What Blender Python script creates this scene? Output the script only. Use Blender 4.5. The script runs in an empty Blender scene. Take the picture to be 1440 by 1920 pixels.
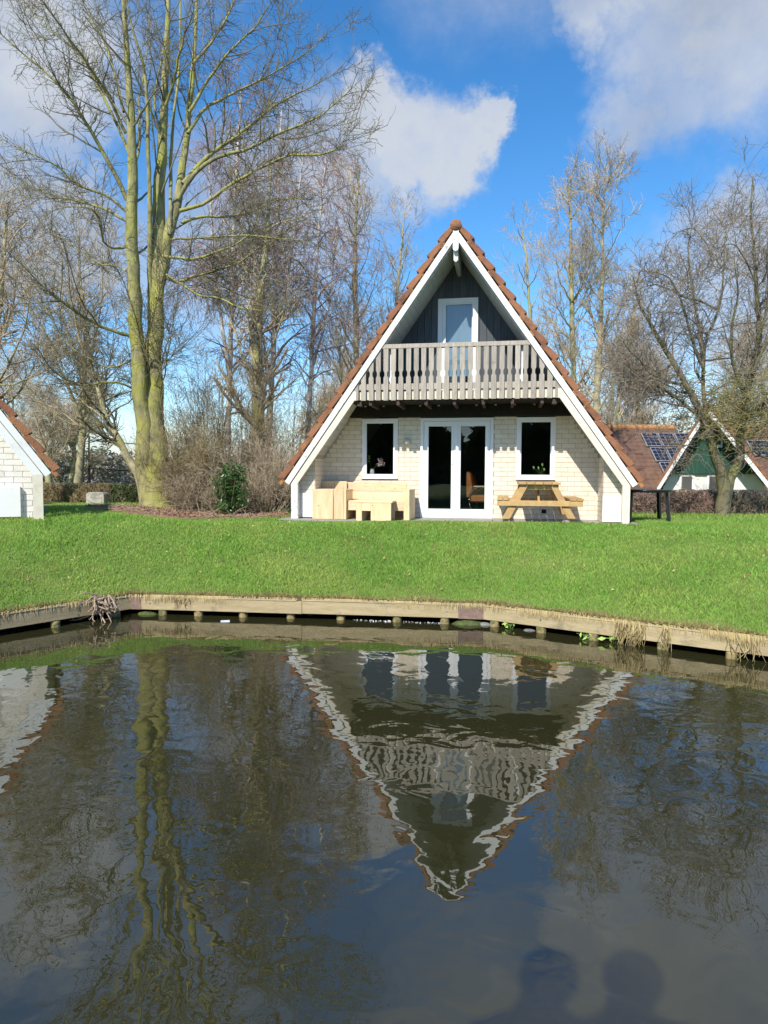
import bpy, math, random
import numpy as np
from mathutils import Matrix, Vector

random.seed(7)
RNG = np.random.default_rng(7)
SC = bpy.context.scene
COL = SC.collection
PI = math.pi

# ------------------------------------------------------------------ camera
FPX, PITCH, ROLL, HC = 1270.64, -0.0557, 0.0049, 1.968
cp_, sp_ = math.cos(PITCH), math.sin(PITCH)
fwd = Vector((0, cp_, sp_)); upv = Vector((0, -sp_, cp_)); rgt = Vector((1, 0, 0))
cr_, sr_ = math.cos(ROLL), math.sin(ROLL)
cam_r = rgt * cr_ + upv * sr_
cam_u = upv * cr_ - rgt * sr_
cam_d = bpy.data.cameras.new('camera')
cam = bpy.data.objects.new('camera', cam_d); COL.objects.link(cam)
M4 = Matrix.Identity(4)
for i in range(3):
    M4[i][0] = cam_r[i]; M4[i][1] = cam_u[i]; M4[i][2] = -fwd[i]
M4[2][3] = HC
cam.matrix_world = M4
cam_d.sensor_fit = 'VERTICAL'; cam_d.sensor_height = 36.0
cam_d.lens = FPX / 1920 * 36.0
cam_d.clip_start = 0.05; cam_d.clip_end = 2000
SC.camera = cam

def ray(px, py):
    U = (px - 720) / FPX; V = (960 - py) / FPX
    u = U * cr_ - V * sr_; v = U * sr_ + V * cr_
    return (u, cp_ - v * sp_, sp_ + v * cp_)
def at(px, py, Y):
    r = ray(px, py); k = Y / r[1]
    return (r[0] * k, Y, HC + r[2] * k)

# ------------------------------------------------------------------ light
SUN = Vector((0.39, 0.946, -0.93)).normalized()
EL = math.asin(-SUN.z)
W = bpy.data.worlds.new('World'); SC.world = W; W.use_nodes = True
nt = W.node_tree; nt.nodes.clear()
def N(tree, t, **kw):
    n = tree.nodes.new(t)
    for k, v in kw.items():
        if k.startswith('i_'):
            key = k[2:]
            key = int(key) if key.isdigit() else key.replace('_', ' ')
            n.inputs[key].default_value = v
        else:
            setattr(n, k, v)
    return n
def mth(tree, op, a=None, b=None, clamp=False):
    n = tree.nodes.new('ShaderNodeMath'); n.operation = op; n.use_clamp = clamp
    for i, x in enumerate((a, b)):
        if x is None: continue
        if isinstance(x, (int, float)): n.inputs[i].default_value = x
        else: tree.links.new(x, n.inputs[i])
    return n.outputs[0]
L = nt.links
sky = N(nt, 'ShaderNodeTexSky', sky_type='NISHITA', sun_disc=False)
sky.sun_elevation = EL
sky.sun_rotation = math.atan2(-SUN.x, -SUN.y) % (2 * PI)
sky.air_density = 1.0; sky.dust_density = 0.25; sky.ozone_density = 3.0
hsv = N(nt, 'ShaderNodeHueSaturation', i_Saturation=1.3, i_Value=1.12)
L.new(sky.outputs[0], hsv.inputs['Color'])
tc = N(nt, 'ShaderNodeTexCoord')
nrm = N(nt, 'ShaderNodeVectorMath', operation='NORMALIZE'); L.new(tc.outputs['Generated'], nrm.inputs[0])
DIR = nrm.outputs[0]
# wobble the direction so that cloud outlines are ragged
wn = N(nt, 'ShaderNodeTexNoise', i_Scale=8.0, i_Detail=9.0, i_Roughness=0.66); L.new(DIR, wn.inputs['Vector'])
ws = N(nt, 'ShaderNodeVectorMath', operation='SUBTRACT'); L.new(wn.outputs['Color'], ws.inputs[0]); ws.inputs[1].default_value = (.5, .5, .5)
wm = N(nt, 'ShaderNodeVectorMath', operation='SCALE'); L.new(ws.outputs[0], wm.inputs[0]); wm.inputs['Scale'].default_value = 0.19
wa = N(nt, 'ShaderNodeVectorMath', operation='ADD'); L.new(DIR, wa.inputs[0]); L.new(wm.outputs[0], wa.inputs[1])
WD = wa.outputs[0]
CLOUDS = [(695, 225, 70, .95), (765, 265, 88, 1), (830, 280, 85, 1), (905, 250, 50, .9), (935, 228, 28, .9), (800, 335, 55, .8), (640, 310, 110, .85),
          (1120, -10, 60, .8), (1280, 50, 100, .7), (1410, 75, 115, .85), (1190, 190, 60, .7), (1460, 30, 130, .8), (1300, 170, 80, .6),
          (30, 90, 150, .9), (110, 30, 120, .8), (-60, 120, 150, .9), (40, 180, 80, .6),
          (110, 430, 90, .9), (50, 410, 90, .9), (190, 440, 70, .8), (-30, 440, 110, .9), (270, 460, 80, .6),
          (1400, 470, 110, .9), (1330, 560, 110, .8), (1440, 600, 150, .8), (1260, 640, 80, .6), (1200, 720, 90, .6),
          (1400, -330, 230, .9), (1000, -470, 230, .8), (300, -300, 170, .6), (560, 420, 90, .8), (480, 420, 140, .8), (560, 330, 110, .8), (420, 560, 90, .5), (640, 420, 90, .7)]
acc = None
for (px, py, r, w_) in CLOUDS:
    c = Vector(ray(px, py)).normalized()
    d = N(nt, 'ShaderNodeVectorMath', operation='DISTANCE'); L.new(WD, d.inputs[0]); d.inputs[1].default_value = c
    mr = N(nt, 'ShaderNodeMapRange', interpolation_type='SMOOTHSTEP')
    soft = w_ < .86
    mr.inputs['From Min'].default_value = r / FPX * (1.5 if soft else 1.28); mr.inputs['From Max'].default_value = r / FPX * (.35 if soft else .66)
    mr.inputs['To Min'].default_value = 0; mr.inputs['To Max'].default_value = w_
    L.new(d.outputs['Value'], mr.inputs['Value'])
    acc = mr.outputs[0] if acc is None else mth(nt, 'MAXIMUM', acc, mr.outputs[0])
# general field of the same clouds all round the sky and a pale bank low down
gn = N(nt, 'ShaderNodeTexNoise', i_Scale=2.1, i_Detail=6.0, i_Roughness=0.55)
gm = N(nt, 'ShaderNodeMapping'); gm.inputs['Scale'].default_value = (1, 1, 1.9); gm.inputs['Location'].default_value = (3.1, 1.7, .4)
L.new(DIR, gm.inputs[0]); L.new(gm.outputs[0], gn.inputs['Vector'])
gr = N(nt, 'ShaderNodeMapRange', interpolation_type='SMOOTHSTEP', i_From_Min=.54, i_From_Max=.68); L.new(gn.outputs['Fac'], gr.inputs['Value'])
sx = N(nt, 'ShaderNodeSeparateXYZ'); L.new(DIR, sx.inputs[0])
# outside the pictured window of sky only
inwin = N(nt, 'ShaderNodeMapRange', interpolation_type='SMOOTHSTEP', i_From_Min=.80, i_From_Max=.70)
L.new(sx.outputs['Y'], inwin.inputs['Value'])
gfield = mth(nt, 'MULTIPLY', gr.outputs[0], inwin.outputs[0])
low = N(nt, 'ShaderNodeMapRange', interpolation_type='SMOOTHSTEP', i_From_Min=.17, i_From_Max=.0); L.new(sx.outputs['Z'], low.inputs['Value'])
ln = N(nt, 'ShaderNodeTexNoise', i_Scale=3.5, i_Detail=6.0); lm = N(nt, 'ShaderNodeMapping'); lm.inputs['Scale'].default_value = (1, 1, 3.5)
L.new(DIR, lm.inputs[0]); L.new(lm.outputs[0], ln.inputs['Vector'])
lr = N(nt, 'ShaderNodeMapRange', i_From_Min=.38, i_From_Max=.6); L.new(ln.outputs['Fac'], lr.inputs['Value'])
lowf = mth(nt, 'MULTIPLY', mth(nt, 'MULTIPLY', low.outputs[0], lr.outputs[0]), .8)
dens = mth(nt, 'MAXIMUM', mth(nt, 'MAXIMUM', acc, gfield), lowf)
# wispy break-up
bn = N(nt, 'ShaderNodeTexNoise', i_Scale=9.0, i_Detail=8.0, i_Roughness=.6); L.new(DIR, bn.inputs['Vector'])
dens = mth(nt, 'MULTIPLY', dens, mth(nt, 'ADD', .40, mth(nt, 'MULTIPLY', bn.outputs['Fac'], 1.2)), True)
dens = mth(nt, 'MULTIPLY', dens, .93)
cn = N(nt, 'ShaderNodeTexNoise', i_Scale=5.0, i_Detail=5.0); L.new(DIR, cn.inputs['Vector'])
cr = N(nt, 'ShaderNodeValToRGB'); L.new(cn.outputs['Fac'], cr.inputs[0])
cr.color_ramp.elements[0].position = .38; cr.color_ramp.elements[0].color = (2.5, 2.75, 3.2, 1)
cr.color_ramp.elements[1].position = .62; cr.color_ramp.elements[1].color = (3.5, 3.7, 4.05, 1)
mx = N(nt, 'ShaderNodeMix', data_type='RGBA'); L.new(dens, mx.inputs[0]); L.new(hsv.outputs[0], mx.inputs[6]); L.new(cr.outputs[0], mx.inputs[7])
bg = N(nt, 'ShaderNodeBackground', i_Strength=0.14); L.new(mx.outputs[2], bg.inputs[0])
wo = N(nt, 'ShaderNodeOutputWorld'); L.new(bg.outputs[0], wo.inputs[0])

sl = bpy.data.lights.new('sun', 'SUN'); sl.energy = 4.4; sl.angle = math.radians(.53); sl.color = (1, .95, .86)
so = bpy.data.objects.new('sun', sl); COL.objects.link(so)
so.rotation_euler = SUN.to_track_quat('-Z', 'Y').to_euler(); so.location = (-10, -20, 30)
SC.view_settings.view_transform = 'Standard'; SC.view_settings.look = 'None'
SC.view_settings.exposure = 0.43; SC.view_settings.gamma = 1; SC.view_settings.use_curve_mapping = False
SC.render.engine = 'CYCLES'
SC.cycles.max_bounces = 6; SC.cycles.transparent_max_bounces = 12

# ------------------------------------------------------------------ materials
MATS = {}
def mat(name, c1, c2=None, rough=.75, scale=6.0, bump=0.0, bscale=None, rnd=0.0, isl=0.0, spec=.3, stretch=(1, 1, 1),
        c3=None, s3=1.5, t3=(.5, .62), metal=0.0, trans=0.0, local=False):
    m = bpy.data.materials.new(name); m.use_nodes = True
    t = m.node_tree; b = t.nodes['Principled BSDF']; l = t.links
    b.inputs['Roughness'].default_value = rough; b.inputs['Specular IOR Level'].default_value = spec
    b.inputs['Metallic'].default_value = metal
    if local:
        g = t.nodes.new('ShaderNodeTexCoord').outputs['Object']
    else:
        g = t.nodes.new('ShaderNodeNewGeometry').outputs['Position']
    mp = t.nodes.new('ShaderNodeMapping'); mp.inputs['Scale'].default_value = stretch; l.new(g, mp.inputs[0])
    n = N(t, 'ShaderNodeTexNoise', i_Scale=scale, i_Detail=6.0, i_Roughness=.6); l.new(mp.outputs[0], n.inputs['Vector'])
    c2 = c2 or tuple(x * .8 for x in c1)
    mr = N(t, 'ShaderNodeMapRange', i_From_Min=.35, i_From_Max=.65); l.new(n.outputs['Fac'], mr.inputs['Value'])
    mx = N(t, 'ShaderNodeMix', data_type='RGBA'); l.new(mr.outputs[0], mx.inputs[0])
    mx.inputs[6].default_value = (*c1, 1); mx.inputs[7].default_value = (*c2, 1)
    col = mx.outputs[2]
    if c3:
        n3 = N(t, 'ShaderNodeTexNoise', i_Scale=s3, i_Detail=7.0, i_Roughness=.65); l.new(g, n3.inputs['Vector'])
        r3 = N(t, 'ShaderNodeMapRange', i_From_Min=t3[0], i_From_Max=t3[1]); l.new(n3.outputs['Fac'], r3.inputs['Value'])
        m3 = N(t, 'ShaderNodeMix', data_type='RGBA'); l.new(r3.outputs[0], m3.inputs[0]); l.new(col, m3.inputs[6]); m3.inputs[7].default_value = (*c3, 1)
        col = m3.outputs[2]
    for amt, src in ((rnd, 'ShaderNodeObjectInfo'), (isl, 'ShaderNodeNewGeometry')):
        if amt:
            s = t.nodes.new(src); o = s.outputs['Random'] if src == 'ShaderNodeObjectInfo' else s.outputs['Random Per Island']
            v = mth(t, 'ADD', 1 - amt, mth(t, 'MULTIPLY', o, 2 * amt))
            h = N(t, 'ShaderNodeHueSaturation'); l.new(v, h.inputs['Value']); l.new(col, h.inputs['Color'])
            hv = mth(t, 'ADD', .5 - amt * .03, mth(t, 'MULTIPLY', o, amt * .06)); l.new(hv, h.inputs['Hue'])
            col = h.outputs[0]
    l.new(col, b.inputs['Base Color'])
    if bump:
        nb = N(t, 'ShaderNodeTexNoise', i_Scale=bscale or scale * 3, i_Detail=5.0); l.new(mp.outputs[0], nb.inputs['Vector'])
        bp = N(t, 'ShaderNodeBump', i_Strength=bump, i_Distance=.02); l.new(nb.outputs['Fac'], bp.inputs['Height']); l.new(bp.outputs[0], b.inputs['Normal'])
    if trans:
        tr = N(t, 'ShaderNodeBsdfTranslucent'); l.new(col, tr.inputs[0])
        ms = N(t, 'ShaderNodeMixShader', i_0=trans); l.new(b.outputs[0], ms.inputs[1]); l.new(tr.outputs[0], ms.inputs[2])
        l.new(ms.outputs[0], t.nodes['Material Output'].inputs[0])
    MATS[name] = m
    return m
brick_m = mat('brick', (.77, .685, .555), (.70, .615, .48), .85, 9, .35, 60, rnd=.06)
mortar_m = mat('mortar', (.50, .43, .34), (.42, .36, .28), .95, 12, .3)
brickl_m = mat('brick_white', (.86, .82, .76), (.78, .73, .67), .85, 7, .4, 50, rnd=.05, c3=(.66, .58, .52), s3=3, t3=(.58, .74))
mortarl_m = mat('mortar_white', (.58, .54, .49), (.48, .45, .41), .95, 12, .3)
white_m = mat('white_paint', (.80, .795, .77), (.75, .745, .72), .45, 3, .1, 40, c3=(.60, .59, .54), s3=2.2, t3=(.6, .8))
weath_m = mat('weathered_white', (.76, .75, .72), (.66, .65, .61), .6, 4, .2, 40, c3=(.25, .25, .23), s3=11, t3=(.57, .66))
cream_m = mat('cream_paint', (.74, .68, .55), (.68, .62, .49), .5, 3, .1, 30, c3=(.5, .46, .37), s3=3, t3=(.6, .8))
pvc_m = mat('white_frame', (.82, .82, .82), (.80, .80, .80), .3, 2)
soff_m = mat('soffit_board', (.60, .595, .57), (.54, .535, .51), .5, 2, rnd=.06, c3=(.42, .40, .36), s3=2.5, t3=(.58, .75))
tile_m = mat('roof_tile', (.31, .135, .068), (.23, .10, .055), .8, 5, .6, 40, rnd=.16, c3=(.13, .075, .045), s3=5, t3=(.54, .68))
tilel_m = mat('tile_lip', (.46, .22, .075), (.36, .15, .06), .85, 9, .6, 50, rnd=.15)  # lighter than roof_tile: sunlight on the verge lips put into the colour
dark_m = mat('dark_timber', (.022, .018, .016), (.014, .012, .012), .8, 8, .2)
joist_m = mat('joist_timber', (.09, .06, .045), (.05, .035, .028), .8, 8, .2)
grey_m = mat('weathered_wood', (.45, .395, .33), (.32, .28, .235), .85, 5, .5, 30, rnd=.13, stretch=(6, 6, .6), c3=(.20, .185, .16), s3=8, t3=(.6, .75))
anth_m = mat('anthracite_board', (.085, .095, .108), (.06, .068, .078), .55, 5, .2, 30, rnd=.12, stretch=(4, 4, .5))
pine_m = mat('new_pine', (.78, .60, .36), (.68, .48, .26), .65, 4, .2, 30, rnd=.16, stretch=(3, 3, .6), c3=(.40, .24, .11), s3=11, t3=(.63, .69))
pine2_m = mat('pine_board_flat', (.82, .66, .42), (.72, .54, .32), .65, 4, .2, 30, rnd=.16, stretch=(.8, 4, 9), c3=(.38, .22, .10), s3=11, t3=(.63, .69))
pic_m = mat('picnic_wood', (.52, .34, .15), (.42, .26, .11), .7, 5, .3, 30, rnd=.12, stretch=(2, 2, 2), c3=(.22, .12, .05), s3=9, t3=(.64, .72))
beam_m = mat('bank_timber', (.46, .37, .215), (.37, .295, .16), .85, 3, .5, 25, rnd=.1, stretch=(1, 1, 7), c3=(.22, .19, .12), s3=4, t3=(.56, .72))
pile_m = mat('pile_wood', (.36, .27, .12), (.22, .17, .08), .9, 9, .6, 30, c3=(.10, .12, .04), s3=9, t3=(.5, .6))
rust_m = mat('rusty_plate', (.27, .18, .145), (.18, .12, .10), .85, 14, .5, 60)
steel_m = mat('steel', (.35, .34, .33), (.22, .21, .2), .45, 20, metal=.8)
soil_m = mat('soil', (.02, .017, .012), (.01, .009, .007), .95, 9, .6)
pav_m = mat('terrace_slab', (.36, .34, .31), (.28, .27, .25), .9, 7, .4, 50)
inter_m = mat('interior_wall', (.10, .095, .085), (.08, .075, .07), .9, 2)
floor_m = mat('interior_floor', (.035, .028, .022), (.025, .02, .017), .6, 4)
leath_m = mat('tan_leather', (.42, .16, .055), (.34, .12, .04), .45, 6, .3)
chrome_m = mat('chrome', (.6, .6, .6), (.5, .5, .5), .25, 5, metal=1)
black_m = mat('black_resin', (.02, .02, .026), (.015, .015, .02), .3, 5, spec=.6)
lamp_m = mat('lamp_cover', (.62, .58, .48), (.55, .51, .42), .5, 8)
petal_m = mat('petal', (.80, .62, .58), (.72, .45, .42), .6, 20, isl=.1)
stem_m = mat('stem', (.12, .22, .05), (.09, .17, .04), .6, 20)
bud_m = mat('bud', (.42, .55, .14), (.30, .45, .10), .6, 20)
ceram_m = mat('ceramic', (.78, .76, .72), (.7, .68, .64), .25, 5)
sheet_m = mat('blue_sheet', (.40, .50, .58), (.34, .44, .52), .8, 2, stretch=(12, 12, .3))
green_m = mat('green_board', (.018, .075, .05), (.013, .06, .04), .6, 5, rnd=.12, stretch=(4, 4, .5))
render_m = mat('white_render', (.74, .73, .68), (.68, .66, .61), .8, 4, .2)
panel_m = mat('solar_cell', (.012, .016, .035), (.009, .012, .028), .3, 2, spec=.4)
alu_m = mat('aluminium', (.55, .56, .58), (.5, .5, .52), .4, 3, metal=.6)
stone_m = mat('pale_stone', (.47, .44, .38), (.38, .36, .31), .9, 6, .5, c3=(.25, .24, .2), s3=4)
bark_m = mat('mossy_bark', (.37, .34, .15), (.15, .14, .08), .92, 7, 1.0, 22, stretch=(1, 1, .35), c3=(.33, .33, .075), s3=1.6, t3=(.46, .62))
barkd_m = mat('dark_bark', (.19, .165, .10), (.12, .105, .07), .92, 5, .8, 22, c3=(.17, .18, .06), s3=2, t3=(.5, .64))
twig_m = mat('twig', (.22, .195, .11), (.15, .13, .08), .85, 2.5, isl=.2)
barkb_m = mat('back_bark', (.42, .38, .23), (.28, .25, .16), .92, 4, .6, 20, c3=(.27, .28, .09), s3=1.2, t3=(.5, .64))
birch_m = mat('birch_bark', (.62, .58, .53), (.48, .44, .40), .8, 3, .4, 25, c3=(.12, .10, .085), s3=5, t3=(.56, .64))
btwig_m = mat('birch_twig', (.40, .27, .22), (.29, .20, .165), .85, 1.6, isl=.25)
gtwig_m = mat('grey_twig', (.50, .41, .29), (.37, .30, .21), .85, 1.4, isl=.25)
ctwig_m = mat('cane_twig', (.40, .325, .18), (.26, .205, .115), .85, 2.2, isl=.3)
atwig_m = mat('apple_twig', (.30, .25, .19), (.21, .17, .13), .85, 2.2, isl=.25)
ytwig_m = mat('mossy_twig', (.30, .27, .11), (.21, .185, .08), .85, 2.2, isl=.3)
holly_m = mat('holly_leaf', (.075, .16, .035), (.045, .10, .022), .3, 4, isl=.5, spec=.6, trans=.2)
hedge_m = mat('hedge_leaf', (.07, .075, .022), (.045, .05, .018), .6, 3, isl=.5, trans=.2)
beech_m = mat('beech_leaf', (.30, .19, .085), (.19, .12, .055), .7, 3, isl=.4, trans=.2)
green2_m = mat('evergreen_leaf', (.05, .095, .022), (.03, .06, .018), .5, 2, isl=.5, trans=.15)
mulch_m = mat('mulch', (.40, .25, .16), (.24, .145, .095), .95, 14, .8, 50, isl=.3)
dry_m = mat('dry_grass', (.46, .37, .17), (.33, .25, .12), .85, 5, isl=.3)
root_m = mat('dead_root', (.44, .34, .24), (.28, .21, .15), .9, 12, .8)
moss_m = mat('moss', (.10, .13, .035), (.06, .075, .03), .95, 20, .9)
litter_m = mat('litter', (.7, .7, .72), (.5, .5, .5), .5, 10)
fence_m = mat('fence_metal', (.42, .44, .46), (.36, .38, .4), .5, 5)
cloth_m = mat('jacket_cloth', (.05, .06, .09), (.04, .05, .07), .9, 8, .3)
hair_m = mat('hair', (.06, .04, .025), (.04, .03, .02), .6, 20)
pstone_m = mat('water_stone', (.22, .22, .20), (.12, .12, .11), .8, 9, .7)
leafl_m = mat('fallen_leaf', (.42, .30, .14), (.30, .20, .09), .8, 9, isl=.3)

def ground_mat():
    m = mat('lawn_soil', (.17, .22, .05), (.12, .17, .035), .95, 1.2, .4, 30, c3=(.14, .13, .04), s3=.9, t3=(.55, .7))
    return m
lawn_m = ground_mat()
blade_m = mat('grass_blade', (.32, .51, .10), (.22, .40, .065), .6, 1.1, isl=.32, spec=.25, c3=(.47, .52, .14), s3=.7, t3=(.46, .76), trans=.45)
def glass_mat(name, tint, k):
    m = bpy.data.materials.new(name); m.use_nodes = True; t = m.node_tree; t.nodes.clear(); l = t.links
    lw = N(t, 'ShaderNodeLayerWeight', i_Blend=.5)
    fac = mth(t, 'ADD', k, mth(t, 'MULTIPLY', mth(t, 'POWER', lw.outputs['Facing'], 5.0), 1 - k))
    tr = N(t, 'ShaderNodeBsdfTransparent'); tr.inputs[0].default_value = (*tint, 1)
    gl = N(t, 'ShaderNodeBsdfGlossy', i_Roughness=0.0); gl.inputs[0].default_value = (.95, .97, 1, 1)
    nz = N(t, 'ShaderNodeTexNoise', i_Scale=1.3, i_Detail=1.0); g = t.nodes.new('ShaderNodeNewGeometry'); l.new(g.outputs['Position'], nz.inputs['Vector'])
    bp = N(t, 'ShaderNodeBump', i_Strength=.12, i_Distance=.02); l.new(nz.outputs['Fac'], bp.inputs['Height']); l.new(bp.outputs[0], gl.inputs['Normal'])
    mx = N(t, 'ShaderNodeMixShader'); l.new(fac, mx.inputs[0]); l.new(tr.outputs[0], mx.inputs[1]); l.new(gl.outputs[0], mx.inputs[2])
    o = N(t, 'ShaderNodeOutputMaterial'); l.new(mx.outputs[0], o.inputs[0])
    return m
glass_m = glass_mat('window_glass', (.80, .83, .84), .05)
def water_mat():
    m = bpy.data.materials.new('pond_water'); m.use_nodes = True; t = m.node_tree; b = t.nodes['Principled BSDF']; l = t.links
    g = t.nodes.new('ShaderNodeNewGeometry').outputs['Position']
    n0 = N(t, 'ShaderNodeTexNoise', i_Scale=.35, i_Detail=3.0); l.new(g, n0.inputs['Vector'])
    mx = N(t, 'ShaderNodeMix', data_type='RGBA'); l.new(n0.outputs['Fac'], mx.inputs[0])
    mx.inputs[6].default_value = (.023, .022, .008, 1); mx.inputs[7].default_value = (.030, .029, .012, 1)
    l.new(mx.outputs[2], b.inputs['Base Color'])
    b.inputs['Roughness'].default_value = 0.0; b.inputs['IOR'].default_value = 2.0; b.inputs['Specular IOR Level'].default_value = .5
    mp = N(t, 'ShaderNodeMapping'); mp.inputs['Scale'].default_value = (1.0, 1.15, 1); mp.inputs['Rotation'].default_value = (0, 0, .3); l.new(g, mp.inputs[0])
    n1 = N(t, 'ShaderNodeTexNoise', i_Scale=3.3, i_Detail=2.0, i_Roughness=.35, i_Distortion=.7); l.new(mp.outputs[0], n1.inputs['Vector'])
    n2 = N(t, 'ShaderNodeTexNoise', i_Scale=9.0, i_Detail=2.0, i_Distortion=.4); l.new(mp.outputs[0], n2.inputs['Vector'])
    n3 = N(t, 'ShaderNodeTexNoise', i_Scale=.55, i_Detail=2.0); l.new(g, n3.inputs['Vector'])
    r3 = N(t, 'ShaderNodeMapRange', i_From_Min=.35, i_From_Max=.65, i_To_Min=.25, i_To_Max=1.0); l.new(n3.outputs['Fac'], r3.inputs['Value'])
    h = mth(t, 'ADD', mth(t, 'MULTIPLY', n1.outputs['Fac'], 1.0), mth(t, 'MULTIPLY', n2.outputs['Fac'], .085))
    h = mth(t, 'MULTIPLY', h, r3.outputs[0])
    bp = N(t, 'ShaderNodeBump', i_Strength=1.0, i_Distance=.0066); l.new(h, bp.inputs['Height']); l.new(bp.outputs[0], b.inputs['Normal'])
    return m
water_m = water_mat()

# ------------------------------------------------------------------ helpers
def link(o, parent=None, m=None):
    COL.objects.link(o)
    if parent: o.parent = parent
    return o
def mesh_arr(name, V, F, m, smooth=False, tri=False):
    """V (n,3); F list of (k,4) or (k,3) arrays"""
    me = bpy.data.meshes.new(name)
    V = np.asarray(V, np.float32)
    me.vertices.add(len(V)); me.vertices.foreach_set('co', V.ravel())
    Fs = [np.asarray(f, np.int32) for f in (F if isinstance(F, list) else [F]) if len(f)]
    nl = sum(f.size for f in Fs); nf = sum(len(f) for f in Fs)
    me.loops.add(nl); me.loops.foreach_set('vertex_index', np.concatenate([f.ravel() for f in Fs]))
    me.polygons.add(nf)
    tot = np.concatenate([np.full(len(f), f.shape[1], np.int32) for f in Fs])
    st = np.concatenate([[0], np.cumsum(tot)[:-1]]).astype(np.int32)
    me.polygons.foreach_set('loop_start', st)
    if smooth: me.polygons.foreach_set('use_smooth', np.ones(nf, bool))
    me.update(calc_edges=True)
    if m: me.materials.append(m)
    return me
def obj(name, me, parent=None, loc=None, rot=None, kind=None, label=None):
    o = bpy.data.objects.new(name, me)
    if loc is not None: o.location = loc
    if rot is not None: o.rotation_euler = rot
    if kind: o['kind'] = kind
    if label: o['label'] = label
    return link(o, parent)
def thing(name, label, cat, loc=(0, 0, 0), rz=0, group=None):
    o = bpy.data.objects.new(name, None); o.empty_display_size = .2
    o.location = loc; o.rotation_euler = (0, 0, rz)
    o['label'] = label; o['category'] = cat
    if group: o['group'] = group
    return link(o)
def tagit(o, label, cat, group=None):
    o['label'] = label; o['category'] = cat
    if group: o['group'] = group
    return o
class MB:
    def __init__(s): s.V = []; s.F = []
    def box(s, x0, x1, y0, y1, z0, z1):
        b = len(s.V)
        s.V += [(x0, y0, z0), (x1, y0, z0), (x1, y1, z0), (x0, y1, z0), (x0, y0, z1), (x1, y0, z1), (x1, y1, z1), (x0, y1, z1)]
        s.F += [tuple(b + i for i in f) for f in ((0, 3, 2, 1), (4, 5, 6, 7), (0, 1, 5, 4), (1, 2, 6, 5), (2, 3, 7, 6), (3, 0, 4, 7))]
        return s
    def prism(s, pts, y0, y1):
        """polygon in the x-z plane pushed along y"""
        a = sum(pts[i][0] * pts[(i + 1) % len(pts)][1] - pts[(i + 1) % len(pts)][0] * pts[i][1] for i in range(len(pts)))
        if a < 0: pts = pts[::-1]
        n = len(pts); b = len(s.V)
        s.V += [(p[0], y0, p[1]) for p in pts] + [(p[0], y1, p[1]) for p in pts]
        s.F.append(tuple(b + i for i in range(n)))
        s.F.append(tuple(b + n + i for i in reversed(range(n))))
        for i in range(n):
            j = (i + 1) % n
            s.F.append((b + i, b + n + i, b + n + j, b + j))
        return s
    def bar(s, p, q, w, d, up=(0, 0, 1)):
        """square bar from p to q"""
        p, q = Vector(p), Vector(q); t = (q - p).normalized(); a = t.cross(Vector(up))
        if a.length < 1e-3: a = t.cross(Vector((1, 0, 0)))
        a.normalize(); c = a.cross(t).normalized(); a *= w / 2; c *= d / 2
        b = len(s.V)
        for e in (p, q):
            s.V += [tuple(e - a - c), tuple(e + a - c), tuple(e + a + c), tuple(e - a + c)]
        s.F += [tuple(b + i for i in f) for f in ((0, 1, 2, 3), (7, 6, 5, 4), (0, 4, 5, 1), (1, 5, 6, 2), (2, 6, 7, 3), (3, 7, 4, 0))]
        return s
    def mesh(s, name, m, bevel=0.0):
        me = bpy.data.meshes.new(name); me.from_pydata(s.V, [], s.F)
        if bevel:
            import bmesh
            bm = bmesh.new(); bm.from_mesh(me)
            bmesh.ops.bevel(bm, geom=list(bm.edges), offset=bevel, segments=1, affect='EDGES')
            bm.to_mesh(me); bm.free()
        me.materials.append(m); me.update()
        return me
    def build(s, name, m, parent=None, bevel=0.0, **kw):
        return obj(name, s.mesh(name, m, bevel), parent, **kw)
def box(name, m, parent, x0, x1, y0, y1, z0, z1, bevel=0.0, **kw):
    return MB().box(x0, x1, y0, y1, z0, z1).build(name, m, parent, bevel, **kw)

def tubes(P, R, sides=4):
    """P (N,K,3), R (N,K) -> verts, quads of N tapered tubes"""
    P = np.asarray(P, float); R = np.asarray(R, float)
    Nn, K, _ = P.shape
    T = np.empty_like(P); T[:, 1:-1] = P[:, 2:] - P[:, :-2]; T[:, 0] = P[:, 1] - P[:, 0]; T[:, -1] = P[:, -1] - P[:, -2]
    T /= np.linalg.norm(T, axis=2, keepdims=True) + 1e-9
    mean = T.mean(1)
    ref = np.where((np.abs(mean[:, 2]) < .8)[:, None], np.array([0, 0, 1.]), np.array([1., 0, 0]))[:, None, :]
    A = np.cross(T, np.broadcast_to(ref, T.shape)); A /= np.linalg.norm(A, axis=2, keepdims=True) + 1e-9
    B = np.cross(T, A)
    ang = np.arange(sides) / sides * 2 * PI
    V = P[:, :, None, :] + R[:, :, None, None] * (A[:, :, None, :] * np.cos(ang)[None, None, :, None] + B[:, :, None, :] * np.sin(ang)[None, None, :, None])
    idx = np.arange(Nn * K * sides).reshape(Nn, K, sides)
    a = idx[:, :-1, :]; b = idx[:, 1:, :]
    F = np.stack([a, np.roll(a, -1, 2), np.roll(b, -1, 2), b], -1).reshape(-1, 4)
    return V.reshape(-1, 3), F
def merge(parts):
    V = []; F = []; o = 0
    for v, f in parts:
        V.append(v); F.append(f + o); o += len(v)
    return np.concatenate(V), np.concatenate(F)
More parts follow.
